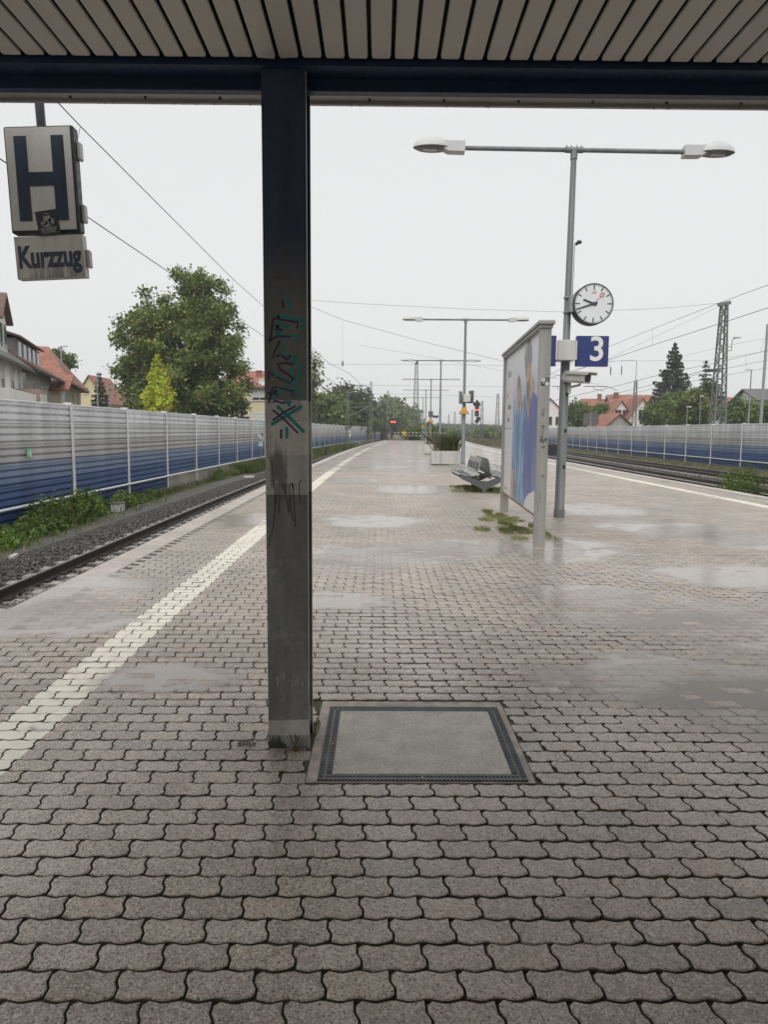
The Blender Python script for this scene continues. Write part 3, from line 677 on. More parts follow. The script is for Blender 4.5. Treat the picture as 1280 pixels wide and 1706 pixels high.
pu = [[(265, 140), (275, 210)], [(128, 575), (165, 330), (440, 375), (425, 430)], [(190, 445), (260, 460)], [(128, 570), (215, 525), (300, 530), (345, 528)], [(235, 580), (200, 650), (155, 765), (235, 730)], [(265, 740), (320, 785), (355, 740)], [(380, 835), (300, 815), (210, 830), (240, 890), (330, 945)], [(340, 955), (380, 985), (370, 1015)], [(205, 975), (300, 1015), (345, 1035)], [(110, 990), (120, 915), (165, 950)], [(205, 1085), (160, 1085), (115, 1255), (200, 1235), (280, 1260), (290, 1240)], [(240, 1090), (390, 1130), (375, 1175)], [(110, 1145), (215, 1165)], [(165, 1440), (280, 1360), (405, 1290)], [(165, 1335), (280, 1430), (432, 1580)], [(250, 1550), (250, 1637)]]
for q in pu: stroke(q, 22, M['purple'], 'graffiti_stroke', .0006)
stroke([(450, 1215), (452, 1260), (435, 1310)], 7, M['cyan'], 'graffiti_drip', .0003); stroke([(345, 1270), (347, 1330)], 7, M['cyan'], 'graffiti_drip', .0003)
o2 = 240*6.56        # second tracing window starts 240 px lower
for q, wd in (([(178, 560), (185, 700), (178, 940), (150, 1100), (122, 1170), (122, 1250)], 9), ([(210, 560), (208, 660), (190, 770)], 9), ([(232, 560), (228, 800), (230, 885)], 8), ([(255, 565), (250, 740)], 8), ([(280, 560), (282, 730)], 8), ([(300, 565), (310, 740), (330, 860)], 9), ([(330, 570), (336, 760), (345, 880)], 8), ([(350, 555), (355, 800), (382, 970)], 9), ([(385, 570), (390, 780), (410, 1030)], 10), ([(370, 560), (390, 640)], 14), ([(445, 560), (455, 680), (463, 770)], 8), ([(120, 260), (148, 330), (158, 480)], 6), ([(475, 520), (440, 570)], 8)):
    stroke([(u, v+o2) for u, v in q], wd, M['drip'], 'paint_drip', .0003)
# ================================================================== hanging stop sign
hs_ = empty('hanging_sign', atY(66, 178, 4.3), label='hanging stop sign with a big H above a rusty Kurzzug plate', cat='sign')
HO = Vector(hs_.location)
def hb(mb, name, mat, parent=None):
    o = mb.build(name, mat, parent or hs_); 
    if parent is None: o.location = -HO
    return o
def plate_frame(tl, tr, br, bl, Y):
    P = [atY(*q, Y) for q in (tl, tr, br, bl)]; c = sum(P, Vector())/4; wd = ((P[1]-P[0]).length+(P[2]-P[3]).length)/2; ht = ((P[3]-P[0]).length+(P[2]-P[1]).length)/2
    dn = ((P[3]+P[2])/2-(P[0]+P[1])/2).normalized(); a = math.atan2(-dn.x, -dn.z)
    return Matrix.Translation(c) @ Matrix.Rotation(a, 4, 'Y') @ FACE_CAM, wd, ht
MH1, w1, h1 = plate_frame((3, 210), (121, 208), (133, 387), (19, 388), 4.3)
MH2, w2, h2 = plate_frame((22, 392), (136, 393), (142, 463), (29, 463), 4.3)
M['signface'] = surf('sign_face_dirty', (.64, .62, .59), .4, var=.16, scale=6, streak=True, coord='pos')
def rusty():
    t = NT('sign_face_rusty'); p = t.pos(); z = t.xyz(p)[2]; n = t.noise(t.stretch(p, (16, 16, 2.5)), 1.3, 4, .6)
    zl = atY(85, 463, 4.3).z; f = t.math('MULTIPLY', t.ramp(z, zl+.15, zl, 0, 1), t.ramp(n, .42, .62)); f2 = t.math('MULTIPLY', t.ramp(z, zl+.12, zl+.26), t.ramp(n, .5, .65))
    c = t.mix(t.math('MULTIPLY', f, .75), (.64, .615, .575), (.085, .07, .06)); c = t.mix(t.math('MULTIPLY', f2, .5), c, (.20, .12, .09)); t.base(c); t.rough(.5); return t.m
M['signrust'] = rusty()
a = MB(); a.bbox(-w1/2, w1/2, -h1/2, h1/2, -.065, 0, .008, MH1); hb(a, 'case', M['dark'])
a = MB(); a.box(-w1/2+.012, w1/2-.018, -h1/2+.014, h1/2-.010, 0.0005, .0035, MH1); hb(a, 'face', M['signface'])
M['hblue'] = surf('faded_navy_letter', (.032, .045, .078), .4, var=.25, scale=8, streak=True)
a = MB(); lx = w1*.355; t_ = w1*.18; a.box(-lx, -lx+t_, -h1*.39, h1*.405, .004, .0055, MH1); a.box(lx-t_, lx, -h1*.39, h1*.405, .004, .0055, MH1); a.box(-lx+t_, lx-t_, -h1*.062, h1*.068, .004, .0055, MH1); hb(a, 'letter', M['hblue'])
S = MH1 @ Matrix.Translation((.018, -h1*.41, .006)) @ Matrix.Rotation(R_(7), 4, 'Z')
a = MB(); a.box(-.062, .062, -.068, .068, 0, .001, S); st = hb(a, 'sticker', M['dark'])
M['grey5'] = surf('grey_print', (.30, .30, .30), .5, var=.35, scale=30)
a = MB()
for (x, y, rx, ry) in ((0, .022, .022, .026), (-.02, .0, .02, .012), (.022, .004, .016, .02), (-.004, -.012, .03, .01), (.0, .045, .012, .008)):
    a.poly([S @ Vector((x+rx*math.cos(t), y+ry*math.sin(t), .0016)) for t in [2*math.pi*i/14 for i in range(14)]])
for k in range(3):
    for i in range(9-k): a.box(-.045+k*.004+i*.0105, -.038+k*.004+i*.0105, -.034-k*.011, -.026-k*.011, .0012, .0018, S)
a.build('sticker_print', M['grey5'], st)
a = MB(); a.box(-w2/2, w2/2, -h2/2, h2/2, -.06, 0, MH2); hb(a, 'lower_case', M['offwhite'])
a = MB(); a.box(-w2/2+.004, w2/2-.004, -h2/2+.004, h2/2-.004, .0005, .003, MH2); lp = hb(a, 'lower_face', M['signrust'])
lt = text('lettering', 'Kurzzug', h2*.70, M['hblue'], MH2 @ Matrix.Translation((0, -.004, .004)), lp, sx=.66, bold=.006)
for Mx, xx, yy in ((MH1, w1/2, h1*.28), (MH1, w1/2, -h1*.31), (MH2, w2/2, -.01)): a = MB(); a.bbox(xx, xx+.022, yy-.05, yy+.05, -.07, -.03, .006, Mx); hb(a, 'hinge', M['offwhite'])
a = MB(); top = MH1 @ Vector((0, h1/2, -.05)); a.tube([top, top+Vector((-.02, 0, .42))], .026, 10); hb(a, 'hanger', M['dark']); a = MB(); a.box(-.035, .035, -h1/2-.025, -h1/2, -.08, -.03, MH1); hb(a, 'connector', M['dark'])
a = MB(); tp = top+Vector((-.02, 0, .40)); a.bar(tp, (tp.x, 3.9, tp.z+.02), .05, .05); hb(a, 'bracket', M['dark'])

# ================================================================== platform lamps
def luminaire(sgn):
    """teardrop head hanging out from the arm end; returns housing, dome, bowl builders in local x>0"""
    d = MB(); n = 20; rings = []
    for j in range(7):
        ph = (math.pi/2)*j/6; rr = math.cos(ph); zz = math.sin(ph)
        rings.append([((.34*rr*math.cos(t)*(1.0 if math.cos(t) > 0 else .95)+.58)*sgn, .175*rr*math.sin(t), .0+.20*zz) for t in [2*math.pi*i/n for i in range(n)]])
    vs = sum(rings, []); fs = []
    for j in range(6):
        for i in range(n): fs.append((j*n+i, j*n+(i+1) % n, j*n+n+(i+1) % n, j*n+n+i))
    d.add(vs, fs)
    h = MB(); pr = [(0, -.075), (.30, -.07), (.46, .01), (.44, .12), (.30, .10), (0, .10)]
    h.prism([(x*sgn, -.10, z) for x, z in pr], (0, .20, 0))
    b = MB(); rim = [((.34*math.cos(t)+.58)*sgn, .175*math.sin(t), .0) for t in [2*math.pi*i/n for i in range(n)]]; low = [((.27*math.cos(t)+.58)*sgn, .13*math.sin(t), -.035) for t in [2*math.pi*i/n for i in range(n)]]
    b.add(rim+low, [(i, (i+1) % n, n+(i+1) % n, n+i) for i in range(n)]+[tuple(range(n, 2*n))])
    t_ = MB(); t_.box(*(sorted((.50*sgn, .74*sgn))), -.05, .05, -.040, -.0345)
    return d, h, b, t_
ZA = 6.58
HALF = (atY(1228, 256, 13.4)-atY(690, 252, 13.4)).length/2
def lamp_proto():
    r = empty('platform_lamp', (0, 0, 0))
    a = MB(); a.tube([(0, 0, -.02), (0, 0, .16)], .100, 20); a.tube([(0, 0, .16), (0, 0, .17), (0, 0, 3.2), (0, 0, 3.24), (0, 0, ZA-.06)], [.098, .090, .082, .066, .050], 20); a.build('pole', M['galvdark'], r, True)
    a = MB(); L = HALF-.92; a.tube([(-L, 0, ZA), (L, 0, ZA)], .040, 14); a.tube([(-.16, 0, ZA), (.16, 0, ZA)], .052, 14); a.tube([(0, 0, ZA-.16), (0, 0, ZA-.02)], .062, 14)
    for x in (-.13, .13, -.05, .05): a.bar((x, 0, ZA+.04), (x, 0, ZA+.075), .02)
    a.build('arm', M['galvdark'], r, True)
    for s in (-1, 1):
        d, h, b, t_ = luminaire(s)
        ho = h.build('luminaire', M['lampgrey'], r); ho.location = (s*L, 0, ZA-.01)
        d.build('dome', M['lampgrey'], ho, True); bo = b.build('bowl', M['glass_dk'], ho, True); t_.build('reflector', M['lampgrey'], ho)
    return r
lp0 = lamp_proto()
lamps = [((932, 862), 13.40, 'nearest double-arm platform lamp carrying the clock and number three sign'), ((775, 0), 33.2, 'second double-arm platform lamp, behind the bench, with warning triangle'), ((735, 0), 52.3, 'third double-arm platform lamp, just behind the planters'), ((719, 0), 71.3, 'fourth double-arm platform lamp, carrying a small box and yellow sign'), ((710.5, 0), 90., 'fifth double-arm platform lamp along the platform'), ((706, 0), 110., 'farthest double-arm platform lamp near the platform end')]
LP = []
for i, ((px, py), Y, lab) in enumerate(lamps):
    o = lp0 if i == 0 else copy_tree(lp0)
    p = atZ(px, py, 0) if py else Vector((atY(px, 640, Y).x-.02, Y, 0)); o.location = (p.x, p.y, 0); o.rotation_euler = (0, 0, -hd(Y))
    tag(o, lab, 'lamp', 'double-arm lamps along the platform'); LP.append(o)
lx_, ly_ = LP[0].location.x, LP[0].location.y
LP[0].rotation_euler = (R_(-.3), R_(.45), 0)
def onpole(z): return Vector((lx_+z*math.tan(R_(.45)), ly_, z))
a = MB(); a.box(-.03, .05, -.12, -.07, 3.86, 3.98); 
a = MB(); a.tube([(.10, 0, 4.96), (.13, 0, 4.98)], .03, 8); a.lathe([(.035, 0), (.05, .02), (.04, .05), (.01, .065)], 12, Matrix.Translation((.16, 0, 4.97))); a.tube([(.075, -.02, 4.0), (.075, -.02, 4.95), (.14, 0, 4.97)], .006, 6); a.build('sensor', M['dark'], LP[0], True)
for z, wd in ((1.62, .05), (2.28, .045), (.95, .04)):
    a = MB(); a.box(-.02, .02, -.006, .006, -.03, .03); o = a.build('sticker', M['black'], LP[0]); o.location = (.03, -.088, z)
text('lettering', '3', .16, M['orange'], Matrix.Translation((.015, -.088, 3.16)) @ FACE_CAM, LP[0])
# clock ------------------------------------------------------------
cf = atY(990, 506, 13.15); ck = empty('station_clock', cf, label='round station clock with white dial showing nine forty-two', cat='clock'); CR = 32.2/1200*13.15*1.02
Q = FACE_CAM
a = MB(); a.lathe([(CR*.90, -.28), (CR*.98, -.265), (CR, -.24), (CR, -.01), (CR*.985, 0), (CR*.94, .0), (CR*.94, -.012)], 64, Q); a.build('case', M['dark'], ck, True)
M['dial'] = surf('clock_dial', (.70, .74, .74), .3, var=.04, scale=4)
a = MB(); a.poly([Q @ Vector((CR*.956*math.cos(t), CR*.956*math.sin(t), -.006)) for t in [2*math.pi*i/64 for i in range(64)]]); a.build('dial', M['dial'], ck)
for k in range(60):
    T = Q @ Matrix.Rotation(-2*math.pi*k/60, 4, 'Z'); a = MB()
    if k % 5: a.box(-CR*.011, CR*.011, CR*.86, CR*.93, -.005, -.004, T)
    else: a.box(-CR*.031, CR*.031, CR*.68 if k % 15 == 0 else CR*.70, CR*.93, -.005, -.004, T)
    a.build('minute_mark' if k % 5 else 'hour_mark', M['ink'], ck)
def hand(name, ang, l0, l1, w0, w1, z, mat):
    T = Q @ Matrix.Rotation(-R_(ang), 4, 'Z'); a = MB(); a.prism([T @ Vector(p) for p in ((-w0/2, -l0, z), (w0/2, -l0, z), (w1/2, l1, z), (-w1/2, l1, z))], T.to_3x3() @ Vector((0, 0, .002))); return a.build(name, mat, ck), T
hand('hour_hand', 291, CR*.16, CR*.56, CR*.12, CR*.10, -.002, M['ink']); hand('minute_hand', 252, CR*.2, CR*.90, CR*.10, CR*.066, .002, M['ink'])
so, T = hand('second_hand', 43, 0, CR*.78, CR*.024, CR*.016, .006, M['red'])
a = MB(); n = 24; r0, r1 = CR*.085, CR*.115
a.add([T @ Vector((r*math.cos(2*math.pi*i/n), CR*.58+r*math.sin(2*math.pi*i/n), .0075)) for r in (r0, r1) for i in range(n)], [(i, (i+1) % n, n+(i+1) % n, n+i) for i in range(n)]); a.build('ring', M['red'], so)
a = MB(); a.lathe([(CR*.085, .0), (CR*.085, .011), (CR*.05, .013)], 20, Q); a.build('hub', M['ink'], ck)
M['dbred'] = surf('faded_red_logo', (.62, .17, .15), .5, var=.08)
a = MB(); a.box(-CR*.10, CR*.10, CR*.49, CR*.63, -.005, -.004, Q); lo = a.build('logo', M['dbred'], ck); text('lettering', 'DB', CR*.14, M['dial'], Q @ Matrix.Translation((0, CR*.56, -.003)), lo, bold=.002)
a = MB(); px_ = onpole(cf.z).x-cf.x
for z in (.145, -.115):
    a.lathe([(.074, -.012), (.086, -.012), (.086, .012), (.074, .012)], 20, Matrix.Translation((px_, ly_-cf.y, z))); a.bar((px_+.08, ly_-cf.y-.02, z), (-CR*.88, .12, z), .035, .02)
a.box(-CR-.05, -CR*.80, .05, .19, -.13, .16); a.build('bracket', M['galv'], ck)
# number sign -------------------------------------------------------
nc = atY(943, 584, 13.2); ns = empty('number_sign', nc, label='blue track number sign with a white 3 on the lamp pole', cat='sign')
k = 13.2/1200*1.0
a = MB(); a.bbox(-.165, .155, -.13, .30, -.175, .175, .012); ns_box = a.build('mounting_box', M['offwhite'], ns)
a = MB(); a.box(-.20, .20, -.06, .06, -.165, .165); a.build('mounting_arm', M['white'], ns)
p0 = atY(961, 560, 13.2)-nc; p1 = atY(1012, 611, 13.2)-nc
for s in (1, -1):
    a = MB(); xa, xb = (p0.x, p1.x) if s > 0 else (-p1.x+.02, -p0.x+.0); a.bbox(xa, xb, -.06, .05, p1.z, p0.z, .006); po = a.build('panel', M['blue'], ns)
    if s > 0: text('numeral', '3', .60, M['white'], Matrix.Translation(((xa+xb)/2+.075, -.063, (p0.z+p1.z)/2+.018)) @ FACE_CAM, po, sx=1.0, bold=.008)
# security camera ----------------------------------------------------
sc_ = atY(968, 629, 13.1); so_ = empty('security_camera', sc_, label='white security camera on a bracket below the number sign', cat='camera')
T = Matrix.Rotation(R_(38), 4, 'Z') @ Matrix.Rotation(R_(5), 4, 'X') @ Matrix.Scale(1.25, 4)
a = MB(); pr = [(-.085, -.05), (-.06, -.085), (.06, -.085), (.085, -.05), (.085, .03), (.06, .07), (-.06, .07), (-.085, .03)]
a.extrude([(x*.6, z*.6) for x, z in pr], [T @ Matrix.Translation((0, y, 0)) for y in (.30,)]+[T @ Matrix.Translation((0, .26, 0)) @ Matrix.Diagonal((1.5, 1, 1.5, 1)), T @ Matrix.Translation((0, -.12, 0)) @ Matrix.Diagonal((1.65, 1, 1.65, 1))]); a.build('housing', M['offwhite'], so_)
a = MB(); a.extrude([(x*.72, z*.72) for x, z in pr], [T @ Matrix.Translation((0, y, 0)) for y in (-.118, -.126)]); a.build('front_window', M['black'], so_)
a = MB(); a.extrude([(x*1.08, z) for x, z in ((-.09, .07), (.09, .07), (.1, .04), (.1, .075), (.09, .085), (-.09, .085), (-.1, .075), (-.1, .04))], [T @ Matrix.Translation((0, y, 0)) for y in (.2, -.2)]); a.build('sun_shield', M['offwhite'], so_)
a = MB(); q = onpole(sc_.z-.14)-sc_; q.z = -.15; a.tube([(0, .03, -.07), (0, .03, -.13), (q.x+.06, q.y-.02, -.165)], .022, 8); a.box(q.x+.04, q.x+.10, q.y-.07, q.y+.07, -.28, -.02); a.build('bracket', M['offwhite'], so_)
# ================================================================== poster board
B0 = Vector((2.30, 10.19, 0)); B1 = Vector((2.52, 14.36, 0)); bd = (B1-B0).normalized(); bn = Vector((-bd.y, bd.x, 0))        # bn points to the left
pb = empty('poster_board', B0, label='tall grey framed poster board showing two people in blue', cat='billboard')
def bw(u, n, z): return bd*u+bn*n+Vector((0, 0, z))
BM = Matrix(((bd.x, bn.x, 0, 0), (bd.y, bn.y, 0, 0), (0, 0, 1, 0), (0, 0, 0, 1)))
BLen = (B1-B0).length
M['boardpost'] = surf('board_post_paint', (.29, .285, .27), .5, var=.16, scale=5, streak=True, bump=.1, bscale=40)
ZT = atY(912, 541, 10.19).z
a = MB(); a.bbox(-.055, .055, -.078, .078, -.02, ZT, .008, BM); np_ = a.build('post', M['boardpost'], pb)
a = MB(); a.bbox(BLen-.055, BLen+.055, -.078, .078, -.02, ZT, .008, BM); a.build('post', M['boardpost'], pb)
a = MB(); a.bbox(-.12, BLen+.12, -.115, .115, ZT, ZT+.05, .015, BM); a.box(-.08, BLen+.08, -.09, .09, ZT-.05, ZT, BM); a.build('cap', M['boardpost'], pb)
zb0 = .40
a = MB(); a.box(.056, BLen-.056, -.03, .03, zb0, ZT-.051, BM); a.build('back_panel', M['offwhite'], pb)
M['rustframe'] = surf('rusty_strip', (.26, .17, .11), .7, var=.35, scale=8)
a = MB(); a.box(.056, BLen-.056, -.04, .045, zb0-.03, zb0, BM); a.build('bottom_rail', M['rustframe'], pb)
FN = .032
def bp(u, v, lift=0.):
    """tracing pixel (zoom window 830,520 x4.264) -> point on the poster face, local to the board"""
    d = ray(830+u/4.264, 520+v/4.264); o = B0+bn*(FN+lift); t = (o-CP).dot(bn)/d.dot(bn); return CP+d*t-B0
M['paper'] = surf('poster_paper', (.66, .66, .67), .35, var=.03, scale=3)
a = MB(); a.box(.07, BLen-.07, .0305, .0318, zb0+.01, ZT-.06, BM); pap = a.build('poster', M['paper'], pb)
def sky_print():
    t = NT('poster_sky_print'); p = t.obj(); z = t.xyz(p)[2]; n = t.noise(t.stretch(p, (.6, .6, 1.5)), 1.2, 4)
    f = t.ramp(t.math('ADD', z, t.math('MULTIPLY', n, .9)), 2.1, 3.4); t.base(t.mix(f, (.30, .42, .60), (.66, .67, .70))); t.rough(.35); return t.m
M['psky'] = sky_print()
def fold_print(name, c1, c2, sc):
    t = NT(name); p = t.obj(); n = t.noise(t.stretch(p, (1, 1, .25)), sc, 4, .6); t.base(t.mix(t.ramp(n, .35, .65), c1, c2)); t.rough(.35); return t.m
def stripe_print():
    t = NT('poster_shirt_stripes'); p = t.obj(); w_ = t.new('ShaderNodeTexWave'); w_.bands_direction = 'DIAGONAL'; t.lk(t.stretch(p, (0, 1, .18)), w_.inputs['Vector']); w_.inputs['Scale'].default_value = 2.3; w_.inputs['Distortion'].default_value = 3.5; w_.inputs['Detail'].default_value = 2
    n = t.noise(p, 2.4, 3); c = t.mix(w_.outputs['Fac'], (.05, .14, .30), (.30, .47, .64)); t.base(t.scale(c, t.ramp(n, .3, .7, .7, 1.25))); t.rough(.35); return t.m
M['pshirt'] = stripe_print(); M['pscrub'] = fold_print('poster_blue_tunic', (.075, .10, .30), (.15, .20, .44), 3); M['pskin'] = fold_print('poster_skin', (.42, .22, .14), (.62, .40, .29), 5); M['phair'] = fold_print('poster_grey_hair', (.13, .14, .14), (.24, .25, .24), 6); M['phair2'] = fold_print('poster_brown_hair', (.20, .15, .10), (.30, .24, .16), 6); M['pshade'] = fold_print('poster_shadow', (.20, .16, .12), (.30, .24, .18), 5); M['pcyan'] = surf('poster_teal_line', (.22, .48, .53), .4, var=.02); M['ptext'] = surf('poster_text', (.07, .07, .12), .4, var=.05)
def pr_(pts, mat, lift, name='print'):
    a = MB(); a.poly([bp(u, v, lift) for u, v in pts]); return a.build(name, mat, pap)
def ell(cx_, cy_, rx, ry, n=22, sh=0): return [(cx_+rx*math.cos(t)+sh*math.sin(t), cy_+ry*math.sin(t)) for t in [2*math.pi*i/n for i in range(n)]]
pr_([(122, 262), (306, 122), (258, 1440), (88, 1322)], M['psky'], .0006)
pr_([(120, 745), (132, 700), (150, 690), (188, 600), (200, 570), (206, 640), (200, 900), (188, 1150), (178, 1385), (140, 1362), (97, 1327), (100, 1000), (108, 820)], M['pshirt'], .0011)
pr_(ell(152, 600, 13, 125), M['pskin'], .0016); pr_([(138, 560), (140, 480), (150, 440), (160, 470), (164, 560), (160, 610), (158, 540), (146, 530), (141, 600)], M['phair2'], .0020)
for cy in (640, 655, 672): pr_(ell(148, cy, 5, 5), M['pshade'], .0022)
pr_([(97, 1100), (108, 1120), (112, 1200), (105, 1334), (90, 1322), (92, 1180)], M['pskin'], .0020)
pr_([(250, 560), (272, 590), (288, 640), (290, 720), (280, 900), (270, 1275), (262, 1400), (200, 1400), (180, 1388), (184, 1000), (188, 800), (205, 640)], M['pscrub'], .0014)
pr_([(205, 460), (212, 420), (240, 450), (262, 500), (262, 545), (246, 570), (226, 640), (216, 780), (206, 690), (200, 600)], M['pskin'], .0018)
pr_([(190, 330), (200, 250), (218, 195), (232, 190), (242, 250), (243, 340), (236, 380), (222, 350), (208, 420), (204, 480), (196, 440)], M['phair'], .0021)
pr_(ell(222, 410, 17, 60), M['pskin'], .0019); pr_([(205, 500), (222, 480), (232, 520), (225, 600), (214, 680), (204, 600)], M['phair'], .0022)
for cx_, cy in ((212, 395), (226, 382), (219, 440)): pr_(ell(cx_, cy, 5, 10), M['pshade'], .0024)
pr_([(276, 760), (288, 700), (287, 760), (280, 880), (274, 860)], M['pskin'], .0020)
pr_([(180, 1388), (190, 1330), (215, 1290), (262, 1270), (258, 1440)], M['paper'], .0024)
pr_([(52, 822), (98, 820), (98, 831), (52, 833)], M['pcyan'], .0010)
def ptext(s, u, v, hpx, wd):
    c = bp(u, v, .0008); T = Matrix.Translation(c) @ Matrix(((-bd.x, 0, bn.x, 0), (-bd.y, 0, bn.y, 0), (0, 1, 0, 0), (0, 0, 0, 1)))
    h = (bp(u, v-hpx/2)-bp(u, v+hpx/2)).length; text('poster_text', s, h, M['ptext'], T, pap, sx=wd, depth=.0002)
ptext('Liebe zu', 85, 440, 70, .72); ptext('Für', 70, 595, 62, .8); ptext('Menschen', 82, 672, 62, .62); ptext('daran', 74, 762, 62, .8); ptext('mehr.de', 56, 1247, 26, 1.1)
# sticker and tags on the near post
pf = -.056
def onpost(px, py): d = ray(px, py); o = B0+bd*pf; t = (o-CP).dot(bd)/d.dot(bd); return CP+d*t-B0
c = onpost(908.7, 636); ZM = Matrix.Translation(c) @ Matrix(((-bn.x, 0, -bd.x, 0), (-bn.y, 0, -bd.y, 0), (0, 1, 0, 0), (0, 0, 0, 1)))
a = MB(); a.box(-.054, .054, -.054, .054, 0, .0015, ZM); st = a.build('sticker', M['black'], np_)
a = MB(); a.box(-.050, -.002, .002, .050, .0016, .0022, ZM); a.box(.002, .050, -.050, -.002, .0016, .0022, ZM); a.build('sticker_print', M['white'], st)
for s, x, y, mt in (('6', -.026, .026, 'black'), ('6', .026, .026, 'white'), ('9', -.026, -.026, 'white'), ('7', .026, -.026, 'black')): text('lettering', s, .044, M[mt], ZM @ Matrix.Translation((x, y, .0024)), st, depth=.0003)
random.seed(11)
M['scrape'] = surf('dark_scrape', (.10, .10, .105), .6, var=.3, scale=20)
for (u, v, n_, rx, ry) in ((320, 720, 9, 9, 34), (322, 830, 12, 14, 40), (320, 880, 7, 16, 20), (318, 912, 3, 20, 18), (315, 960, 5, 14, 6), (318, 1165, 8, 10, 22), (300, 1320, 5, 5, 60), (285, 1420, 5, 4, 60), (275, 1520, 4, 4, 60)):
    a = MB()
    for i in range(n_):
        c0 = (u+random.gauss(0, rx*.5), v+random.gauss(0, ry*.5)); r = random.uniform(2.5, 5.5); r = r*3 if v == 912 else r
        pts = [(c0[0]+r*random.uniform(.5, 1.2)*math.cos(t), c0[1]+r*random.uniform(.6, 1.8)*math.sin(t)) for t in [2*math.pi*k/9 for k in range(9)]]
        a.poly([onpost(830+q[0]/4.264, 520+q[1]/4.264)-bd*(.0008+.0002*i) for q in pts])
    a.build('scribble', M['scrape'], np_)
# ================================================================== benches (back to back seats on one frame)
bx0 = atZ(807, 821.5, 0); bc = empty('double_bench', (bx0.x, bx0.y, 0), -hd(19), label='grey metal back-to-back bench on a V-shaped frame behind the poster board', cat='bench')
SEAT = [(-.66, .47), (-.655, .485), (-.60, .492), (-.45, .462), (-.28, .448), (-.19, .47), (-.145, .53), (-.125, .62), (-.105, .76), (-.062, .90)]
def seat_mb(s):
    a = MB(); up = SEAT; dn = [(x+.012, z-.016) if z < .5 else (x+.017, z-.004) for x, z in reversed(SEAT)]
    a.extrude([(x*s, z) for x, z in up+dn], [Matrix.Translation((0, y, 0)) for y in (.02, .56)]); 
    return a
for s in (1, -1):
    for i in range(4):
        a = seat_mb(s); o = a.build('seat', M['bench'], bc, True); o.location = (-.03*s, i*.59, 0)
        sl_ = MB()
        for k in range(5):
            y = .08+k*.095
            for zi in (3, 4): sl_.bar((SEAT[zi-1][0]*s*.98, y+.03, SEAT[zi-1][1]+.0065), (SEAT[zi][0]*s, y+.03, SEAT[zi][1]+.0055), .008, .004)
            sl_.bar((SEAT[6][0]*s-.004*s, y+.03, .56), (SEAT[8][0]*s-.004*s, y+.03, .78), .010, .006)
        tag(sl_.build('slot_line', M['benchdk'], o), kind='stuff')
    for i in range(5):
        a = MB(); y = i*.59-.005; a.tube([(s*-.20-.03*s, y, .60), (s*-.46-.03*s, y, .66), (s*-.66-.03*s, y, .63), (s*-.68-.03*s, y, .50)], .012, 6); a.build('armrest', M['bench'], bc, True)
for y in (.0, 2.2):
    a = MB(); a.bbox(-.055, .055, y-.05, y+.05, -.01, .32, .008)
    for s in (1, -1): a.prism([(0.05*s, y-.04, .10), (.05*s, y-.04, .30), (.52*s, y-.04, .455), (.62*s, y-.04, .455), (.62*s, y-.04, .38)], (0, .08, 0))
    a.build('leg_frame', M['benchdk'], bc)
a = MB()
for x in (-.36, -.16, .16, .36): a.box(x-.03, x+.03, .02, 2.3, .375, .425) 
a.build('rail', M['benchdk'], bc)
a = MB(); a.box(-.015, .015, .02, 2.3, .60, .63); a.build('back_rail', M['benchdk'], bc)
# ================================================================== plants: numpy builders
def blades(n, pf, h, wd, lean=.35, hv=.5):
    P = pf(n); a = rng.uniform(0, 6.283, n); hh = h*rng.uniform(1-hv, 1+hv, n); l = rng.normal(0, lean, n)*hh; d = np.stack([np.cos(a), np.sin(a), np.zeros(n)], -1); s = np.stack([-np.sin(a), np.cos(a), np.zeros(n)], -1)*wd*rng.uniform(.6, 1.3, (n, 1))
    up = np.zeros((n, 3)); up[:, 2] = hh
    mid = P+up*.55+d*(l*.35)[:, None]; tip = P+up+d*l[:, None]
    return np.stack([P-s, P+s, mid+s*.8, tip, mid-s*.8], 1)        # 5-gon blade
def blade_mesh(name, n, pf, h, wd, mat, parent=None, **k): return np_mesh(name, blades(n, pf, h, wd, **k).reshape(-1, 3), 5, mat, parent)
def leaves(C, size, nrm=None, asp=1.0, var=.45):
    n = len(C); u = rng.normal(size=(n, 3)); 
    if nrm is not None: u = u*.75+nrm*1.0
    u /= np.linalg.norm(u, axis=1)[:, None]; t = rng.normal(size=(n, 3)); t -= u*(t*u).sum(1)[:, None]; t /= np.linalg.norm(t, axis=1)[:, None]; b = np.cross(u, t)
    s = size*rng.uniform(1-var, 1+var, (n, 1)); fold = u*s*.18
    return np.stack([C-t*s*.5, C+b*s*.38*asp+fold, C+t*s*.55, C-b*s*.38*asp+fold], 1)
def disc(cx_, cy_, rx, ry, z): 
    def f(n): a = rng.uniform(0, 6.283, n); r = np.sqrt(rng.uniform(0, 1, n)); return np.stack([cx_+rx*r*np.cos(a), cy_+ry*r*np.sin(a), np.full(n, z)], -1)
    return f
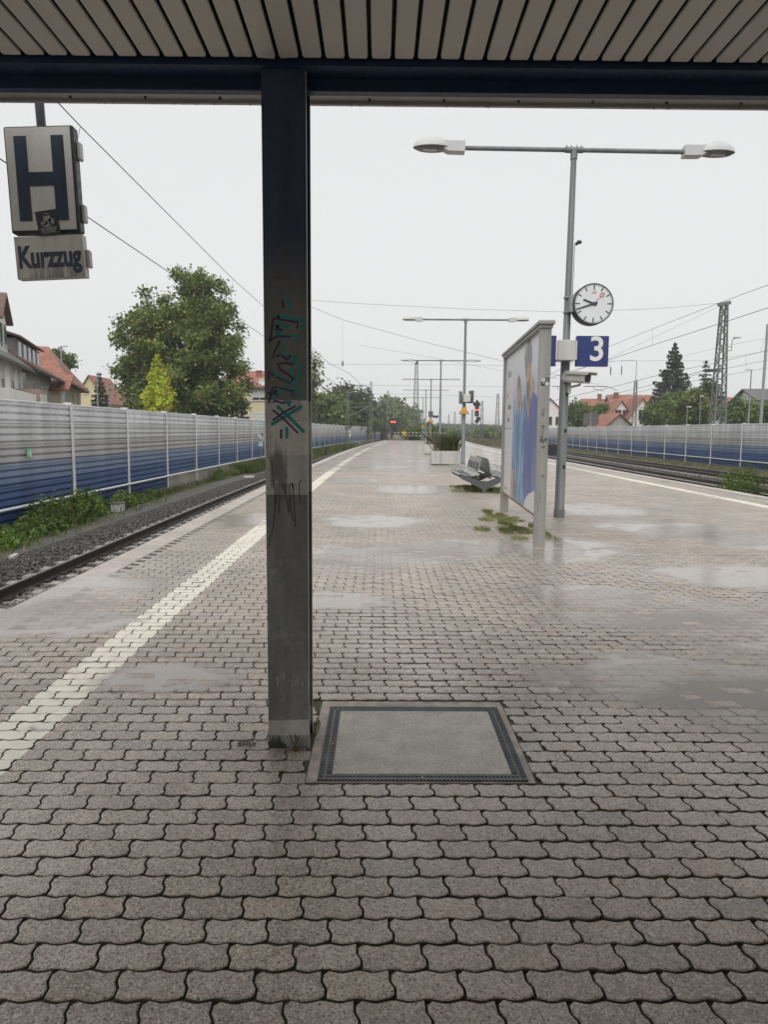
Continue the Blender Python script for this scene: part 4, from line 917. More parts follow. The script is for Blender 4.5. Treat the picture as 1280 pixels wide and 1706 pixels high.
# planters
def planter(p, wx, wy, h, lab, nb, hb_, rz=0):
    r = empty('planter', p, rz, lab, 'planter', 'concrete planters along the platform'); t = .07
    a = MB()
    a.bbox(-wx/2, wx/2, -wy/2, -wy/2+t, .05, h, .01); a.bbox(-wx/2, wx/2, wy/2-t, wy/2, .05, h, .01); a.bbox(-wx/2, -wx/2+t, -wy/2+t+.001, wy/2-t-.001, .05, h, .01); a.bbox(wx/2-t, wx/2, -wy/2+t+.001, wy/2-t-.001, .05, h, .01); a.box(-wx/2+.01, wx/2-.01, -wy/2+.01, wy/2-.01, .055, .11); a.build('tub', M['planter'], r)
    a = MB(); a.box(-wx/2+.06, wx/2-.06, -wy/2+.06, -wy/2+.16, -.01, .05); a.box(-wx/2+.06, wx/2-.06, wy/2-.16, wy/2-.06, -.01, .05); a.build('foot', M['benchdk'], r)
    a = MB(); a.box(-wx/2+t, wx/2-t, -wy/2+t, wy/2-t, h-.2, h-.06); a.build('soil', M['joint'], r)
    blade_mesh('grasses', nb//4, disc(0, 0, wx*.45, wy*.42, h-.07), hb_, .008, M['grass_dry'], r, lean=.33, hv=.6)
    blade_mesh('green_grasses', nb//4, disc(.1*wx, 0, wx*.36, wy*.4, h-.07), hb_*1.0, .010, M['grass'], r, lean=.3, hv=.55); return r
p1 = atZ(744, 775, 0); planter((p1.x, p1.y+.4, 0), 1.42, .85, .66, 'nearest white concrete planter overgrown with tall grass', 900, .62)
p2 = atZ(725, 757, 0); planter((p2.x+.1, p2.y+.4, 0), 1.7, .9, .66, 'middle concrete planter with dry brown grass', 500, .62, -.02)
p3 = atY(744, 742, 58); planter((p3.x, 58, 0), 1.5, .9, .66, 'farthest pale planter peeking out above the others', 150, .3, -.03)
# grass in the joints
def grass(name, lab_, items, mat='grass', kind='stuff'):
    V = np.concatenate([blades(n, pf, h, wd).reshape(-1, 3) for n, pf, h, wd in items]); o = np_mesh(name, V, 5, M[mat]); return tag(o, kind=kind)
gp = lambda px, py: atZ(px, py, 0)
c1 = gp(835, 868); c2 = gp(862, 884); c3 = gp(800, 818); c4 = gp(770, 812)
gi = []
for c_, ax, ay, nn_, hh_ in ((c1, .34, 1.5, 24, .045), (c2, .28, .8, 16, .04), (c3, .62, .75, 22, .085), (c4, .35, .6, 5, .06)):
    for _ in range(nn_): gi.append((random.randint(90, 300), disc(c_.x+random.gauss(0, ax*.55), c_.y+random.gauss(0, ay*.5), random.uniform(.05, .16), random.uniform(.08, .3), 0), hh_*random.uniform(.5, 1.3), .003))
grass('grass', '', gi, 'grass_light')
c5 = gp(492, 1250); c6 = gp(410, 1240); c7 = gp(528, 1212); 
grass('grass', '', [(13, disc(c5.x, c5.y, .02, .012, -.005), .07, .0009), (30, disc(c5.x, c5.y, .05, .02, -.005), .03, .0015), (120, disc(c6.x, c6.y, .05, .03, -.005), .018, .0016), (90, disc(c7.x, c7.y, .015, .12, -.006), .018, .0015)], 'grass_dry')
# moss and tiny weeds in the nearby joints
mp = []
for px, py in ((395, 1180), (430, 1310), (470, 1290), (540, 1320), (545, 1420), (300, 1420), (610, 1330), (700, 1390), (1040, 1385), (1050, 1330), (180, 1500), (330, 1450), (880, 1360), (1090, 1450), (250, 1400), (1240, 1390), (90, 1430), (760, 1335), (480, 1385)):
    q = gp(px, py); jy = .78+round((q.y-.78)/PH-.5)*PH+PH/2; mp.append((60, disc(q.x, jy, .05, .005, -.008), .009, .0012))
grass('moss', '', mp)
# fallen leaves and litter specks
for i, (px, py, mt, lab) in enumerate(((1195, 1458, 'orange', 'small orange leaf on the paving at far right'), (555, 1240, 'yellow', 'small yellow leaf on the left rim of the inspection cover'), (704, 1297, 'yellow', 'small yellow leaf on the front rim of the inspection cover'), (420, 1290, 'white', 'tiny white scrap on the paving left of the column foot'), (1085, 1558, 'white', 'tiny pale scrap on the paving at lower right'))):
    q = gp(px, py); a = MB(); s = .012; a.add([(-s, 0, .003), (0, -s*.5, .006), (s*1.2, 0, .002), (0, s*.5, .006), (0, 0, .004)], [(0, 1, 4), (1, 2, 4), (2, 3, 4), (3, 0, 4)]); o = a.build('fallen_leaf' if mt != 'white' else 'litter_scrap', M[mt]); o.location = (q.x, q.y, .001); o.rotation_euler.z = i*1.3; tag(o, lab, 'leaf' if mt != 'white' else 'litter')
# ================================================================== trees
def ellshell(n, lobes, lo=.55, squash=1.):
    w_ = np.array([l[3]*l[4]*l[5] for l in lobes]); idx = rng.choice(len(lobes), n, p=w_/w_.sum()); Lb = np.array(lobes)[idx]
    d = rng.normal(size=(n, 3)); d /= np.linalg.norm(d, axis=1)[:, None]; r = rng.uniform(lo**3, 1, n)**(1/3)
    return Lb[:, :3]+d*r[:, None]*Lb[:, 3:6], d
def broad_tree(name, lab, base, trunk_h, lobes, nclump, nleaf, clr, size, mat, group=None, trunk_r=.35, cat='tree', drop=0.):
    """lobes are (x,y,z,rx,ry,rz) relative to base"""
    r = empty(name, base, label=lab, cat=cat, group=group)
    C, D = ellshell(nclump, lobes, .5); out = rng.uniform(size=nclump) < .16; C[out] += D[out]*clr*1.5
    k = rng.integers(0, nclump, nleaf); off = rng.normal(size=(nleaf, 3))*clr*np.array([1, 1, .75]); off[:, 2] -= np.abs(rng.normal(size=nleaf))*drop
    P = C[k]+off; np_mesh('crown', leaves(P, size, D[k]*.8+np.array([0, 0, .5])).reshape(-1, 3), 4, M[mat], r)
    top = max(l[2] for l in lobes); a = MB(); a.tube([(0, 0, -.3), (.05, 0, trunk_h*.6), (.1, .05, trunk_h), (.05, 0, (trunk_h+top)/2), (0, 0, top)], [trunk_r*1.25, trunk_r, trunk_r*.85, trunk_r*.5, trunk_r*.12], 9)
    sel = rng.choice(nclump, min(34, nclump), replace=False)
    for i in sel:
        q = Vector(C[i]); z0 = trunk_h*.75+(max(q.z, trunk_h)-trunk_h*.75)*.45; m_ = Vector((q.x*.45, q.y*.45, z0+(q.z-z0)*.6)); a.tube([(0.05, 0, z0), m_, q], [trunk_r*.32, trunk_r*.18, trunk_r*.04], 5)
    a.build('trunk', M['bark'], r, True); return r
def spruce(name, lab, base, h, rad, tiers, mat='leaf_spruce', group=None, dens=1., droop=.28, size=.4, bare=.06, gaps=0.):
    r = empty(name, base, label=lab, cat='tree', group=group); a = MB(); a.tube([(0, 0, -.3), (0, 0, h*.5), (0, 0, h)], [h*.016+.05, h*.009+.03, .02], 8)
    Pts = []; N = []
    for i in range(tiers):
        f = i/(tiers-1); z = h*(bare+(1-bare)*f**.92); R = rad*(1-f)**.82*random.uniform(.8, 1.12)+.12; nb = max(5, int(13*(1-f*.45)))
        for k in range(nb):
            if random.random() < gaps: continue
            an = 2*math.pi*(k+random.random())/nb; L = R*random.uniform(.72, 1.12); d = np.array([math.cos(an), math.sin(an), 0])
            m_ = max(6, int(L*17*dens)); t = rng.uniform(.08, 1, m_)**.75; p = np.array([0, 0, z])+d*(t*L)[:, None]; p[:, 2] += -droop*L*t+.18*L*t**3; wd = .15*L*(1-t*.75)+.05
            p += np.stack([-d[1]*rng.normal(0, 1, m_)*wd, d[0]*rng.normal(0, 1, m_)*wd, -np.abs(rng.normal(0, .11+.045*L, m_))], -1); Pts.append(p); N.append(np.tile(d*.6+np.array([0, 0, .4]), (m_, 1)))
            if k % 2 == 0: a.tube([(0, 0, z), (d[0]*L*.9, d[1]*L*.9, z-droop*L*.8)], [.04, .012], 4)
    np_mesh('crown', leaves(np.concatenate(Pts), size, np.concatenate(N), .62).reshape(-1, 3), 4, M[mat], r); a.build('trunk', M['bark'], r, True); return r
GZ = -1.05
def gpos(px, Y, z=GZ): p = atY(px, 700, Y); return Vector((p.x, Y, z))
def pxl(base, px, py, Y, rx, ry_, rz): p = atY(px, py, Y)-base; return (p.x, p.y, p.z, rx, ry_, rz)
# the big plane tree, lobes read from the photograph at Y = 62
b = gpos(312, 62); k = 62/1200
T_ = lambda px, py, rp, rz=None, dy=0: pxl(b, px, py, 62+dy, rp*k, rp*k, (rz or rp)*k)
broad_tree('plane_tree', 'huge dense plane tree behind the left noise barrier', b, 4.2, [T_(320, 505, 48, 50), T_(345, 480, 30, 32), T_(255, 535, 48, 45, 1), T_(225, 575, 38, 38, -1), T_(300, 570, 75, 62), T_(365, 560, 40, 60, 1), T_(240, 630, 42, 48, -1), T_(300, 640, 62, 45, -2), T_(372, 630, 44, 58, -1), T_(350, 520, 38, 40, -1), T_(210, 640, 20, 26), T_(393, 655, 20, 32), T_(196, 555, 12, 18), T_(300, 468, 12, 16), T_(200, 628, 14, 10), T_(300, 668, 52, 22, -2), T_(350, 668, 46, 24, -2), T_(255, 665, 38, 24, -2)], 470, 78000, .36, .235, 'leaf_plane', trunk_r=.55, drop=.22)
b = gpos(265, 52); spruce('young_maple', 'small yellow-green pointed maple in front of the plane tree', b, atY(262, 592, 52).z-GZ, 1.75, 17, 'leaf_maple', dens=2.0, droop=-.25, size=.24, bare=.22)
b = gpos(168, 90); spruce('spruce', 'dark spruce between the left houses and street lamp', b, atY(169, 622, 90).z-GZ, 1.9, 17, dens=1.2, size=.42)
b = gpos(106, 75); broad_tree('garden_tree', 'pale tree top showing above the red hipped roof', b, 5, [pxl(b, 98, 598, 75, 1.1, 1.1, .8), pxl(b, 108, 604, 75, .9, .9, .7)], 40, 1800, .3, .28, 'leaf_mid', trunk_r=.2)
b = gpos(405, 58); spruce('garden_conifer', 'low dark conifer peeking over the left barrier beside the flats', b, atY(402, 676, 58).z-GZ, 1.6, 10, dens=1.4, size=.34)
# trees seen right of the column
b = gpos(523, 92); k = 92/1200
T_ = lambda px, py, rp, rz=None, dy=0: pxl(b, px, py, 92+dy, rp*k, rp*k, (rz or rp)*k)
broad_tree('birch_tree', 'loose light tree partly hidden by the column', b, 4, [T_(508, 625, 26, 34), T_(525, 615, 14, 16), T_(540, 636, 13, 10), T_(515, 660, 22, 24), T_(490, 600, 24, 26)], 90, 4200, .42, .30, 'leaf_mid', trunk_r=.2)
for px, py, Y, w_, h_, mt, lab in ((548, 688, 115, 30, 28, 'leaf_mid', 'round bushy tree right of the column above the barrier'), (575, 676, 135, 28, 32, 'leaf_dark', 'dark broad tree between bushy tree and pointed conifers'), (600, 692, 155, 22, 22, 'leaf_dark', 'dark rounded tree under the far conifer'), (652, 690, 220, 18, 18, 'leaf_mid', 'hazy round tree behind the red signal on the left'), (674, 700, 260, 14, 12, 'leaf_mid', 'faint low tree beside the tall lattice mast')):
    b = gpos(px, Y); k = Y/1200
    broad_tree('background_tree', lab, b, 2.5, [pxl(b, px, py, Y, w_*k, w_*k, h_*k), pxl(b, px-w_*.4, py+8, Y, w_*.6*k, w_*.6*k, h_*.7*k), pxl(b, px+w_*.5, py+9, Y, w_*.5*k, w_*.5*k, h_*.7*k)], 90, 4200, .045*Y/10+.1, .0052*Y, mt, 'trees along the left side far off', .3)
for px, py, Y, w_, lab in ((578, 645, 138, 2.6, 'slim dark conifer with twin tops, left one'), (586.5, 644, 140, 1.5, 'slim dark conifer with twin tops, right one'), (617, 652, 170, 5.4, 'wide dark conifer beside the far catenary mast')):
    b = gpos(px, Y); spruce('far_conifer', lab, b, atY(px, py, Y).z-GZ, w_, 16, dens=.8, size=.8, group='conifers along the left side far off')
# right-hand trees
b = gpos(1119, 108); spruce('tall_spruce', 'tall dark spruce above the right barrier', b, atY(1122, 573, 108).z-GZ, 4.7, 25, dens=1.15, size=.52, droop=.20, bare=.12, gaps=.03)
b = gpos(1172, 112); spruce('thin_cedar', 'sparse drooping cedar behind the right lattice mast', b, atY(1172, 602, 112).z-GZ, 3.0, 13, 'leaf_spruce', dens=.42, size=.42, droop=.35, bare=.42, gaps=.35)
for px, py, Y, w_, h_, mt, lab in ((1098, 692, 88, 17, 16, 'leaf_mid', 'bright round bush left of the right lattice mast'), (1122, 682, 92, 24, 24, 'leaf_mid', 'large green bush below the tall spruce'), (1158, 682, 90, 22, 26, 'leaf_plane', 'olive green tree touching the right lattice mast'), (1178, 668, 94, 14, 26, 'leaf_dark', 'darker tree directly behind the right lattice mast'), (1232, 690, 84, 18, 16, 'leaf_mid', 'small green tree in front of the far right house'), (1272, 695, 78, 12, 18, 'leaf_plane', 'yellowish tree at the right picture edge'), (963, 690, 118, 18, 18, 'leaf_mid', 'green tree behind the number pole, left of traffic sign'), (1004, 694, 112, 13, 16, 'leaf_mid', 'small green tree right of the grey traffic sign')):
    b = gpos(px, Y); k = Y/1200
    broad_tree('roadside_tree', lab, b, 2.2, [pxl(b, px, py, Y, w_*k, w_*k, h_*k), pxl(b, px-w_*.55, py+6, Y, w_*.55*k, w_*.55*k, h_*.7*k), pxl(b, px+w_*.5, py+7, Y, w_*.5*k, w_*.5*k, h_*.65*k)], 90, 4600, .42, .34, mt, 'trees behind the right barrier', .2)
# bushes past the platform end
for px, py, Y, w_, h_, lab in ((688, 722, 133, 20, 8, 'low green bush behind the striped end barrier'), (712, 718, 134, 22, 12, 'green bush past the platform end, right of the tall mast'), (730, 722, 128, 12, 10, 'small green bush behind the far planter'), (810, 722, 170, 22, 10, 'low green scrub beyond the right-hand signal'), (760, 722, 190, 26, 7, 'long low scrub between the far tracks'), (835, 725, 150, 14, 7, 'low scrub beside the far right mast')):
    b = gpos(px, Y); k = Y/1200
    broad_tree('bush', lab, b, .5, [pxl(b, px, py+2, Y, w_*k, w_*k*.7, h_*k), pxl(b, px-w_*.5, py+4, Y, w_*.5*k, w_*.5*k, h_*.7*k), pxl(b, px+w_*.5, py+4, Y, w_*.5*k, w_*.5*k, h_*.7*k)], 60, 2600, .35, .36, 'leaf_weed', 'bushes past the platform end', .08, 'bush')
b = gpos(625, 146); broad_tree('climber_bush', 'ochre green climber hanging over the far left barrier', b, 1.5, [pxl(b, 622, 704, 146, 2.0, .8, .9), pxl(b, 606, 708, 146, 1.2, .7, .8), pxl(b, 612, 722, 145, 1.1, .7, 1.0)], 60, 2600, .3, .28, 'leaf_plane', None, .1, 'bush')
# locust bush between the right tracks
b = L_(13.5, 27.4, -.95); b = Vector((atY(1236, 790, 26.5).x, 26.5, -.95))
broad_tree('locust_bush', 'feathery green bush growing beside the right-hand tracks', b, .3, [(0, 0, .75, .55, .5, .45), (-.35, 0, .55, .45, .4, .35), (.35, 0, .6, .45, .4, .4), (.1, .1, 1.15, .35, .3, .25), (0, 0, .3, 1.0, .5, .25)], 90, 4200, .13, .06, 'leaf_weed', None, .02, 'bush')
# weeds at the foot of the left barrier
def weeds(name, lab, items, group='weeds along the left barrier'):
    """bramble mounds: items (lat, y, rx, ry, h, n)"""
    r = empty(name, L_(items[0][0], items[0][1], -.97), label=lab, cat='weeds', group=group); o = np.array(r.location); V = []
    for lat, y, rx, ry_, h, n in items:
        n = int(n*.7)
        c = np.array(L_(lat, y, -.97)); d = rng.normal(size=(n, 3)); d /= np.linalg.norm(d, axis=1)[:, None]; d[:, 2] = np.abs(d[:, 2]); rr = rng.uniform(.25, 1, (n, 1))**.5; n = len(d); P = c+d*rr*np.array([rx, ry_, h])*(.75+.5*rng.uniform(size=(n, 1))); V.append(leaves(P-o, .10, d*.5+np.array([0, 0, .8])))
    np_mesh('foliage', np.concatenate(V).reshape(-1, 3), 4, M['leaf_weed'], r); n2 = sum(i[5] for i in items)//50; it = items[0]
    blade_mesh('stem', max(25, n2), disc(0, .0, it[2], it[3], 0), it[4]*.9, .006, M['grass'], r); return r
weeds('bramble', 'big bramble thicket below the first barrier post', [(-8.5, 19.2, .65, 2.2, .55, 3400), (-8.75, 21.4, .45, 1.4, .75, 2000), (-8.4, 17.2, .6, 1.5, .40, 1800), (-8.5, 23.2, .4, 1.6, .35, 1100), (-8.7, 19.0, .35, 1.5, .8, 1200)])
weeds('bramble', 'bright weeds at the left picture edge', [(-8.2, 15.3, .5, .9, .35, 1300)])
weeds('bramble', 'low weeds behind the white box', [(-8.7, 26.3, .45, 2.2, .28, 1500), (-8.8, 24.5, .3, .9, .45, 600)])
weeds('bramble', 'dark weed clump under the fifth barrier post', [(-8.65, 38.2, .4, 1., .5, 800), (-8.6, 41.5, .3, .8, .35, 500)])
def gs(n, l0, l1, y0, y1, p=1.3):
    def f(m_): y = y0+(y1-y0)*rng.uniform(0, 1, m_)**p; return np.stack([rng.uniform(l0, l1, m_)+KC*np.maximum(y-15, 0)**2, y, np.full(m_, -1.0)], -1)
    return f
grass('grass', '', [(1300, gs(1, -8.95, -8.3, 28, 52), .22, .007), (5500, gs(1, -8.9, -7.5, 42, 75), .50, .011), (7000, gs(1, -8.6, -6.8, 62, 112), .55, .016), (500, gs(1, -8.8, -7.4, 14, 26), .22, .008), (700, gs(1, -8.1, -7.5, 18, 34), .08, .006)])
grass('grass', '', [(9000, gs(1, 23.0, 25.8, 42, 125), .16, .02), (1200, gs(1, 12.9, 13.8, 24, 60), .15, .010), (5000, gs(1, -7.5, 20, 121, 150), .7, .03), (9000, gs(1, 10, 26, 130, 220), .8, .06)], 'grass_dry')
# ================================================================== houses
def wface(O, U, Vv=Vector((0, 0, 1))):
    N = U.cross(Vv).normalized(); return Matrix(((U.x, N.x, Vv.x, O.x), (U.y, N.y, Vv.y, O.y), (U.z, N.z, Vv.z, O.z), (0, 0, 0, 1)))   # local x along the wall, y outward, z up
def window(h, T, u, z, w_, ht, shut=0., surround=False):
    f = MB(); t = .07
    f.box(u-w_/2-t, u+w_/2+t, -.02, .05, z-t, z, T); f.box(u-w_/2-t, u+w_/2+t, -.02, .05, z+ht, z+ht+t, T); f.box(u-w_/2-t, u-w_/2, -.02, .05, z, z+ht, T); f.box(u+w_/2, u+w_/2+t, -.02, .05, z, z+ht, T); f.box(u-.03, u+.03, -.02, .03, z, z+ht, T)
    o = f.build('window', M['surround' if surround else 'frame'], h); o.location = -Vector(h.location)
    p = MB(); p.box(u-w_/2, u+w_/2, .002, .012, z, z+ht, T); p.build('pane', M['pane'], o)
    s = MB(); s.box(u-w_/2-t*1.4, u+w_/2+t*1.4, -.02, .12, z-t-.05, z-t, T); s.build('sill', M['wall_grey'], o)
    if shut > 0: s = MB(); s.box(u-w_/2, u+w_/2, .014, .022, z+ht*(1-shut), z+ht, T); s.build('shutter', M['shutter'], o)
def house(lab, O, ang, wd, dp, ze, zr, wall, roof, ridge='u', hip=0., wins=(), chim=(), ov=.45, name='house', group=None, front_gable=None, soffit='eave'):
    """O = front left corner on the ground; u runs along the front, v goes back; ridge along u or v"""
    h = empty(name, O, label=lab, cat='house', group=group); U = Vector((math.cos(ang), math.sin(ang), 0)); V_ = Vector((-U.y, U.x, 0)); O = Vector((O[0], O[1], 0)); z0 = -1.05
    P = lambda u, v, z: O+U*u+V_*v+Vector((0, 0, z))
    Lc = -Vector(h.location)
    a = MB(); c = [P(0, 0, z0), P(wd, 0, z0), P(wd, dp, z0), P(0, dp, z0), P(0, 0, ze), P(wd, 0, ze), P(wd, dp, ze), P(0, dp, ze)]
    a.add(c, [(0, 1, 5, 4), (1, 2, 6, 5), (2, 3, 7, 6), (3, 0, 4, 7), (4, 5, 6, 7)])
    if ridge == 'u' and hip == 0: 
        a.poly([P(0, 0, ze), P(0, dp, ze), P(0, dp/2, zr-.05)]); a.poly([P(wd, 0, ze), P(wd, dp, ze), P(wd, dp/2, zr-.05)])
    if ridge == 'v': a.poly([P(0, 0, ze), P(wd, 0, ze), P(wd/2, 0, zr-.05)]); a.poly([P(0, dp, ze), P(wd, dp, ze), P(wd/2, dp, zr-.05)])
    a.build('wall', M[wall], h).location = Lc
    th = Vector((0, 0, .16)); r = MB(); sl_ = (zr-ze)/((dp if ridge == 'u' else wd)/2); zo = ze-sl_*ov*.8+.02
    if ridge == 'u':
        e = 0.4 if hip == 0 else ov
        A, B, C, D = P(-e, -ov, zo), P(wd+e, -ov, zo), P(wd+e, dp+ov, zo), P(-e, dp+ov, zo); R1, R2 = P(-e if hip == 0 else hip, dp/2, zr), P(wd+e if hip == 0 else wd-hip, dp/2, zr)
        for q in ([A, B, R2, R1], [C, D, R1, R2])+(() if hip == 0 else ([B, C, R2], [D, A, R1])): r.prism(q, th)
    else:
        e = .35; A, B, C, D = P(-ov, -e, zo), P(wd+ov, -e, zo), P(wd+ov, dp+e, zo), P(-ov, dp+e, zo); R1, R2 = P(wd/2, -e, zr), P(wd/2, dp+e, zr)
        for q in ([A, R1, R2, D], [B, C, R2, R1]): r.prism(q, th)
    ro = r.build('roof', M[roof], h); ro.location = Lc
    g_ = MB()
    if ridge == 'u': g_.bar(P(-ov, -ov-.05, zo+.02), P(wd+ov, -ov-.05, zo+.02), .13, .12)
    else: g_.bar(P(-ov-.05, -.3, zo), P(-ov-.05, dp, zo), .13, .12); g_.bar(P(wd+ov+.05, -.3, zo), P(wd+ov+.05, dp, zo), .13, .12)
    g_.build('gutter', M[soffit], h).location = Lc
    for (u, v, hh) in chim:
        k_ = MB(); zc = zr-abs((v-dp/2) if ridge == 'u' else (u-wd/2))*sl_-.3; q = P(u, v, 0); k_.box(-.3, .3, -.3, .3, zc, zc+hh+.3, Matrix.Translation(q)); k_.box(-.36, .36, -.36, .36, zc+hh+.3, zc+hh+.4, Matrix.Translation(q)); k_.build('chimney', M['brick'], ro)
    faces = {'f': wface(P(0, 0, 0), U), 'r': wface(P(wd, 0, 0), V_), 'l': wface(P(0, dp, 0), -V_)}
    for it in wins: window(h, faces[it[0]], *it[1:])
    return h, P, faces, Lc
# left street: fronts face the railway, the street runs away from it
sdv = Vector((-.287, .958, 0)); ANG = math.atan2(.958, -.287)
def street(Y, back=0): return Vector((-7.6-.3*Y, Y, GZ))+Vector((-.958, -.287, 0))*back
h, P, Fc, Lc = house('white house with grey hipped roof and gabled dormer at the left picture edge', street(27), ANG, 14.0, 9, 5.0, 8.6, 'wall_white', 'tile_grey', hip=3.6, wins=[('f', 6.2, 3.35, .8, 1.35, .5), ('f', 8.6, 3.35, .8, 1.35, .55), ('f', 11.0, 3.35, .75, 1.35, .5), ('f', 12.9, 3.35, .6, 1.35, .5)], ov=.55)
def dormer(h, Lc, P, u, w_, v0, v1, zb, zt, zr, wall, roof, gable=True, nw=2):
    a = MB(); a.add([P(u-w_/2, v0, zb), P(u+w_/2, v0, zb), P(u+w_/2, v1, zb), P(u-w_/2, v1, zb), P(u-w_/2, v0, zt), P(u+w_/2, v0, zt), P(u+w_/2, v1, zt), P(u-w_/2, v1, zt)], [(0, 1, 5, 4), (1, 2, 6, 5), (3, 0, 4, 7), (4, 5, 6, 7), (2, 3, 7, 6)])
    if gable: a.poly([P(u-w_/2, v0, zt), P(u+w_/2, v0, zt), P(u, v0, zr-.06)])
    d = a.build('dormer', M[wall], h); d.location = Lc; r = MB(); th = Vector((0, 0, .12)); o = .3
    if gable: r.prism([P(u-w_/2-o, v0-o, zt-.1), P(u, v0-o, zr), P(u, v1, zr), P(u-w_/2-o, v1, zt-.1)], th); r.prism([P(u+w_/2+o, v0-o, zt-.1), P(u+w_/2+o, v1, zt-.1), P(u, v1, zr), P(u, v0-o, zr)], th)
    else: r.prism([P(u-w_/2-o, v0-o, zt), P(u+w_/2+o, v0-o, zt), P(u+w_/2+o, v1, zr), P(u-w_/2-o, v1, zr)], th)
    r.build('dormer_roof', M[roof], d)
    Tw = wface(P(u-w_/2, v0, 0), (P(1, 0, 0)-P(0, 0, 0)))
    for i in range(nw):
        uu = w_*(i+.5)/nw; f = MB(); ww = min(.8, w_/nw*.6); f.box(uu-ww/2-.06, uu+ww/2+.06, 0, .04, zb+.35, zt-.12, Tw); f.build('dormer_window', M['frame'], d); f = MB(); f.box(uu-ww/2, uu+ww/2, .042, .05, zb+.42, zt-.18, Tw); f.build('pane', M['pane'], d)
dormer(h, Lc, P, 10.6, 2.0, .25, 4.2, 5.2, 6.95, 8.2, 'wall_white', 'tile_brown')
a = MB(); q = wface(P(0, 0, 0), (P(1, 0, 0)-P(0, 0, 0))); a.box(11.2, 14.0, 0, 1.2, 2.3, 3.62, q); a.build('balcony', M['wall_pink'], h).location = Lc
a = MB(); a.box(11.6, 12.7, 1.2, 1.22, 2.95, 3.4, q); a.box(13.0, 13.8, 1.2, 1.22, 2.95, 3.4, q); a.build('balcony_panel', M['white'], h).location = Lc
a = MB(); a.box(4.0, 11.1, 0, 1.1, -1.05, 3.3, q); a.build('porch', M['wall_white'], h).location = Lc
h, P, Fc, Lc = house('tall house with brown roof, two brick chimneys and a long dormer row', street(41.4, 0), ANG, 10.0, 10, 5.15, 8.4, 'wall_grey', 'tile_brown', wins=[('f', 2.4, 3.2, .9, 1.1, 0), ('f', 5.6, 3.5, .6, .7, 0), ('f', 8.2, 3.3, .8, 1.0, 0)], chim=((4.2, 3.4, 1.2), (6.4, 3.6, 1.2)), ov=.8)
dormer(h, Lc, P, 5.4, 8.2, .6, 4.9, 5.2, 6.75, 8.2, 'tile_grey', 'tile_brown', False, 5)
h, P, Fc, Lc = house('cream house with a big red hipped tile roof and dark dormer', street(52.6, 10.6), ANG-math.pi/2, 11, 13.5, 5.0, 7.9, 'wall_cream', 'tile_red', hip=1.6, wins=[('r', 3.0, 3.2, 1.0, 1.3, 0), ('r', 7.0, 3.2, 1.0, 1.3, 0), ('r', 11.0, 3.2, .8, 1.3, 0), ('f', 9.2, 3.2, .9, 1.2, 0)], ov=.7)
a = MB(); a.add([P(u, v, z) for z in (-1.05, 4.25) for u, v in ((6, -2.6), (11.3, -2.6), (11.3, -.01), (6, -.01))], [(0, 1, 5, 4), (1, 2, 6, 5), (2, 3, 7, 6), (3, 0, 4, 7), (4, 5, 6, 7)]); an_ = a.build('annex', M['wall_cream'], h); an_.location = Lc
a = MB(); a.prism([P(5.7, -3.1, 4.1), P(11.9, -3.1, 4.1), P(11.9, .2, 5.3), P(5.7, .2, 5.3)], (0, 0, .15)); a.build('annex_roof', M['tile_red'], an_); window(h, wface(P(11.32, -2.6, 0), (P(0, 1, 0)-P(0, 0, 0))), 1.3, 2.9, 1.4, 1.15)
o = atY(124, 680, 118); house('yellow gabled house with red roof edge behind the red hipped roof', (o.x, 118, GZ), .0, 5.0, 9, 6.0, atY(139, 626, 118).z, 'wall_yellow', 'tile_red', 'v', wins=[('f', 2.0, 7.2, .7, .9, 0), ('f', 3.6, 4.3, .8, 1.1, 0)], chim=((1.4, 2, 1.0),))
o = atY(186, 690, 160); house('far brown-roofed house right of the left spruce', (o.x, 160, GZ), .1, 3.2, 12, 3.6, atY(192, 655, 160).z, 'wall_yellow', 'tile_brown', 'v', wins=[('f', 1.6, 3.6, .8, 1.0, 0)])
o = atY(203, 690, 200); house('far grey-roofed house beside the parking sign', (o.x, 200, GZ), .2, 6, 9, 4.5, atY(205, 664, 200).z, 'wall_white', 'tile_grey', 'u', wins=[('f', 2, 2.6, .9, 1.1, 0)])
o = atY(222, 690, 190); house('far house with reddish roof left of the plane tree', (o.x, 190, GZ), .2, 5, 9, 4.0, atY(222, 668, 190).z, 'wall_grey', 'tile_brown', 'u', wins=[('f', 2, 2.4, .9, 1.1, 0)])
# flats right of the plane tree
o = atY(372, 690, 82); h, P, Fc, Lc = house('cream block of flats with red roof and satellite dish behind the plane tree', (o.x, 82, GZ), .0, 7.2, 11, atY(420, 645, 82).z, atY(420, 614, 82).z, 'wall_cream', 'tile_red', 'u', wins=[('f', 4.1, 4.9, 1.5, 1.1, .75), ('f', 4.1, 2.1, 1.5, 1.3, .9), ('f', 6.4, 4.9, .8, 1.1, .6), ('f', 1.3, 2.1, 1.0, 1.3, 0)], chim=((3.5, 3.5, .7),), name='apartment_house')
q = atY(438, 637, 82)-Vector(h.location); a = MB(); a.lathe([(.05, .0), (.32, .06), (.45, .14), (.44, .15), (.05, .02)], 16, Matrix.Translation(q) @ Matrix.Rotation(R_(70), 4, 'X')); a.tube([q+Vector((0, .05, 0)), q+Vector((0, .2, -1.0))], .03, 6); a.build('satellite_dish', M['offwhite'], h)
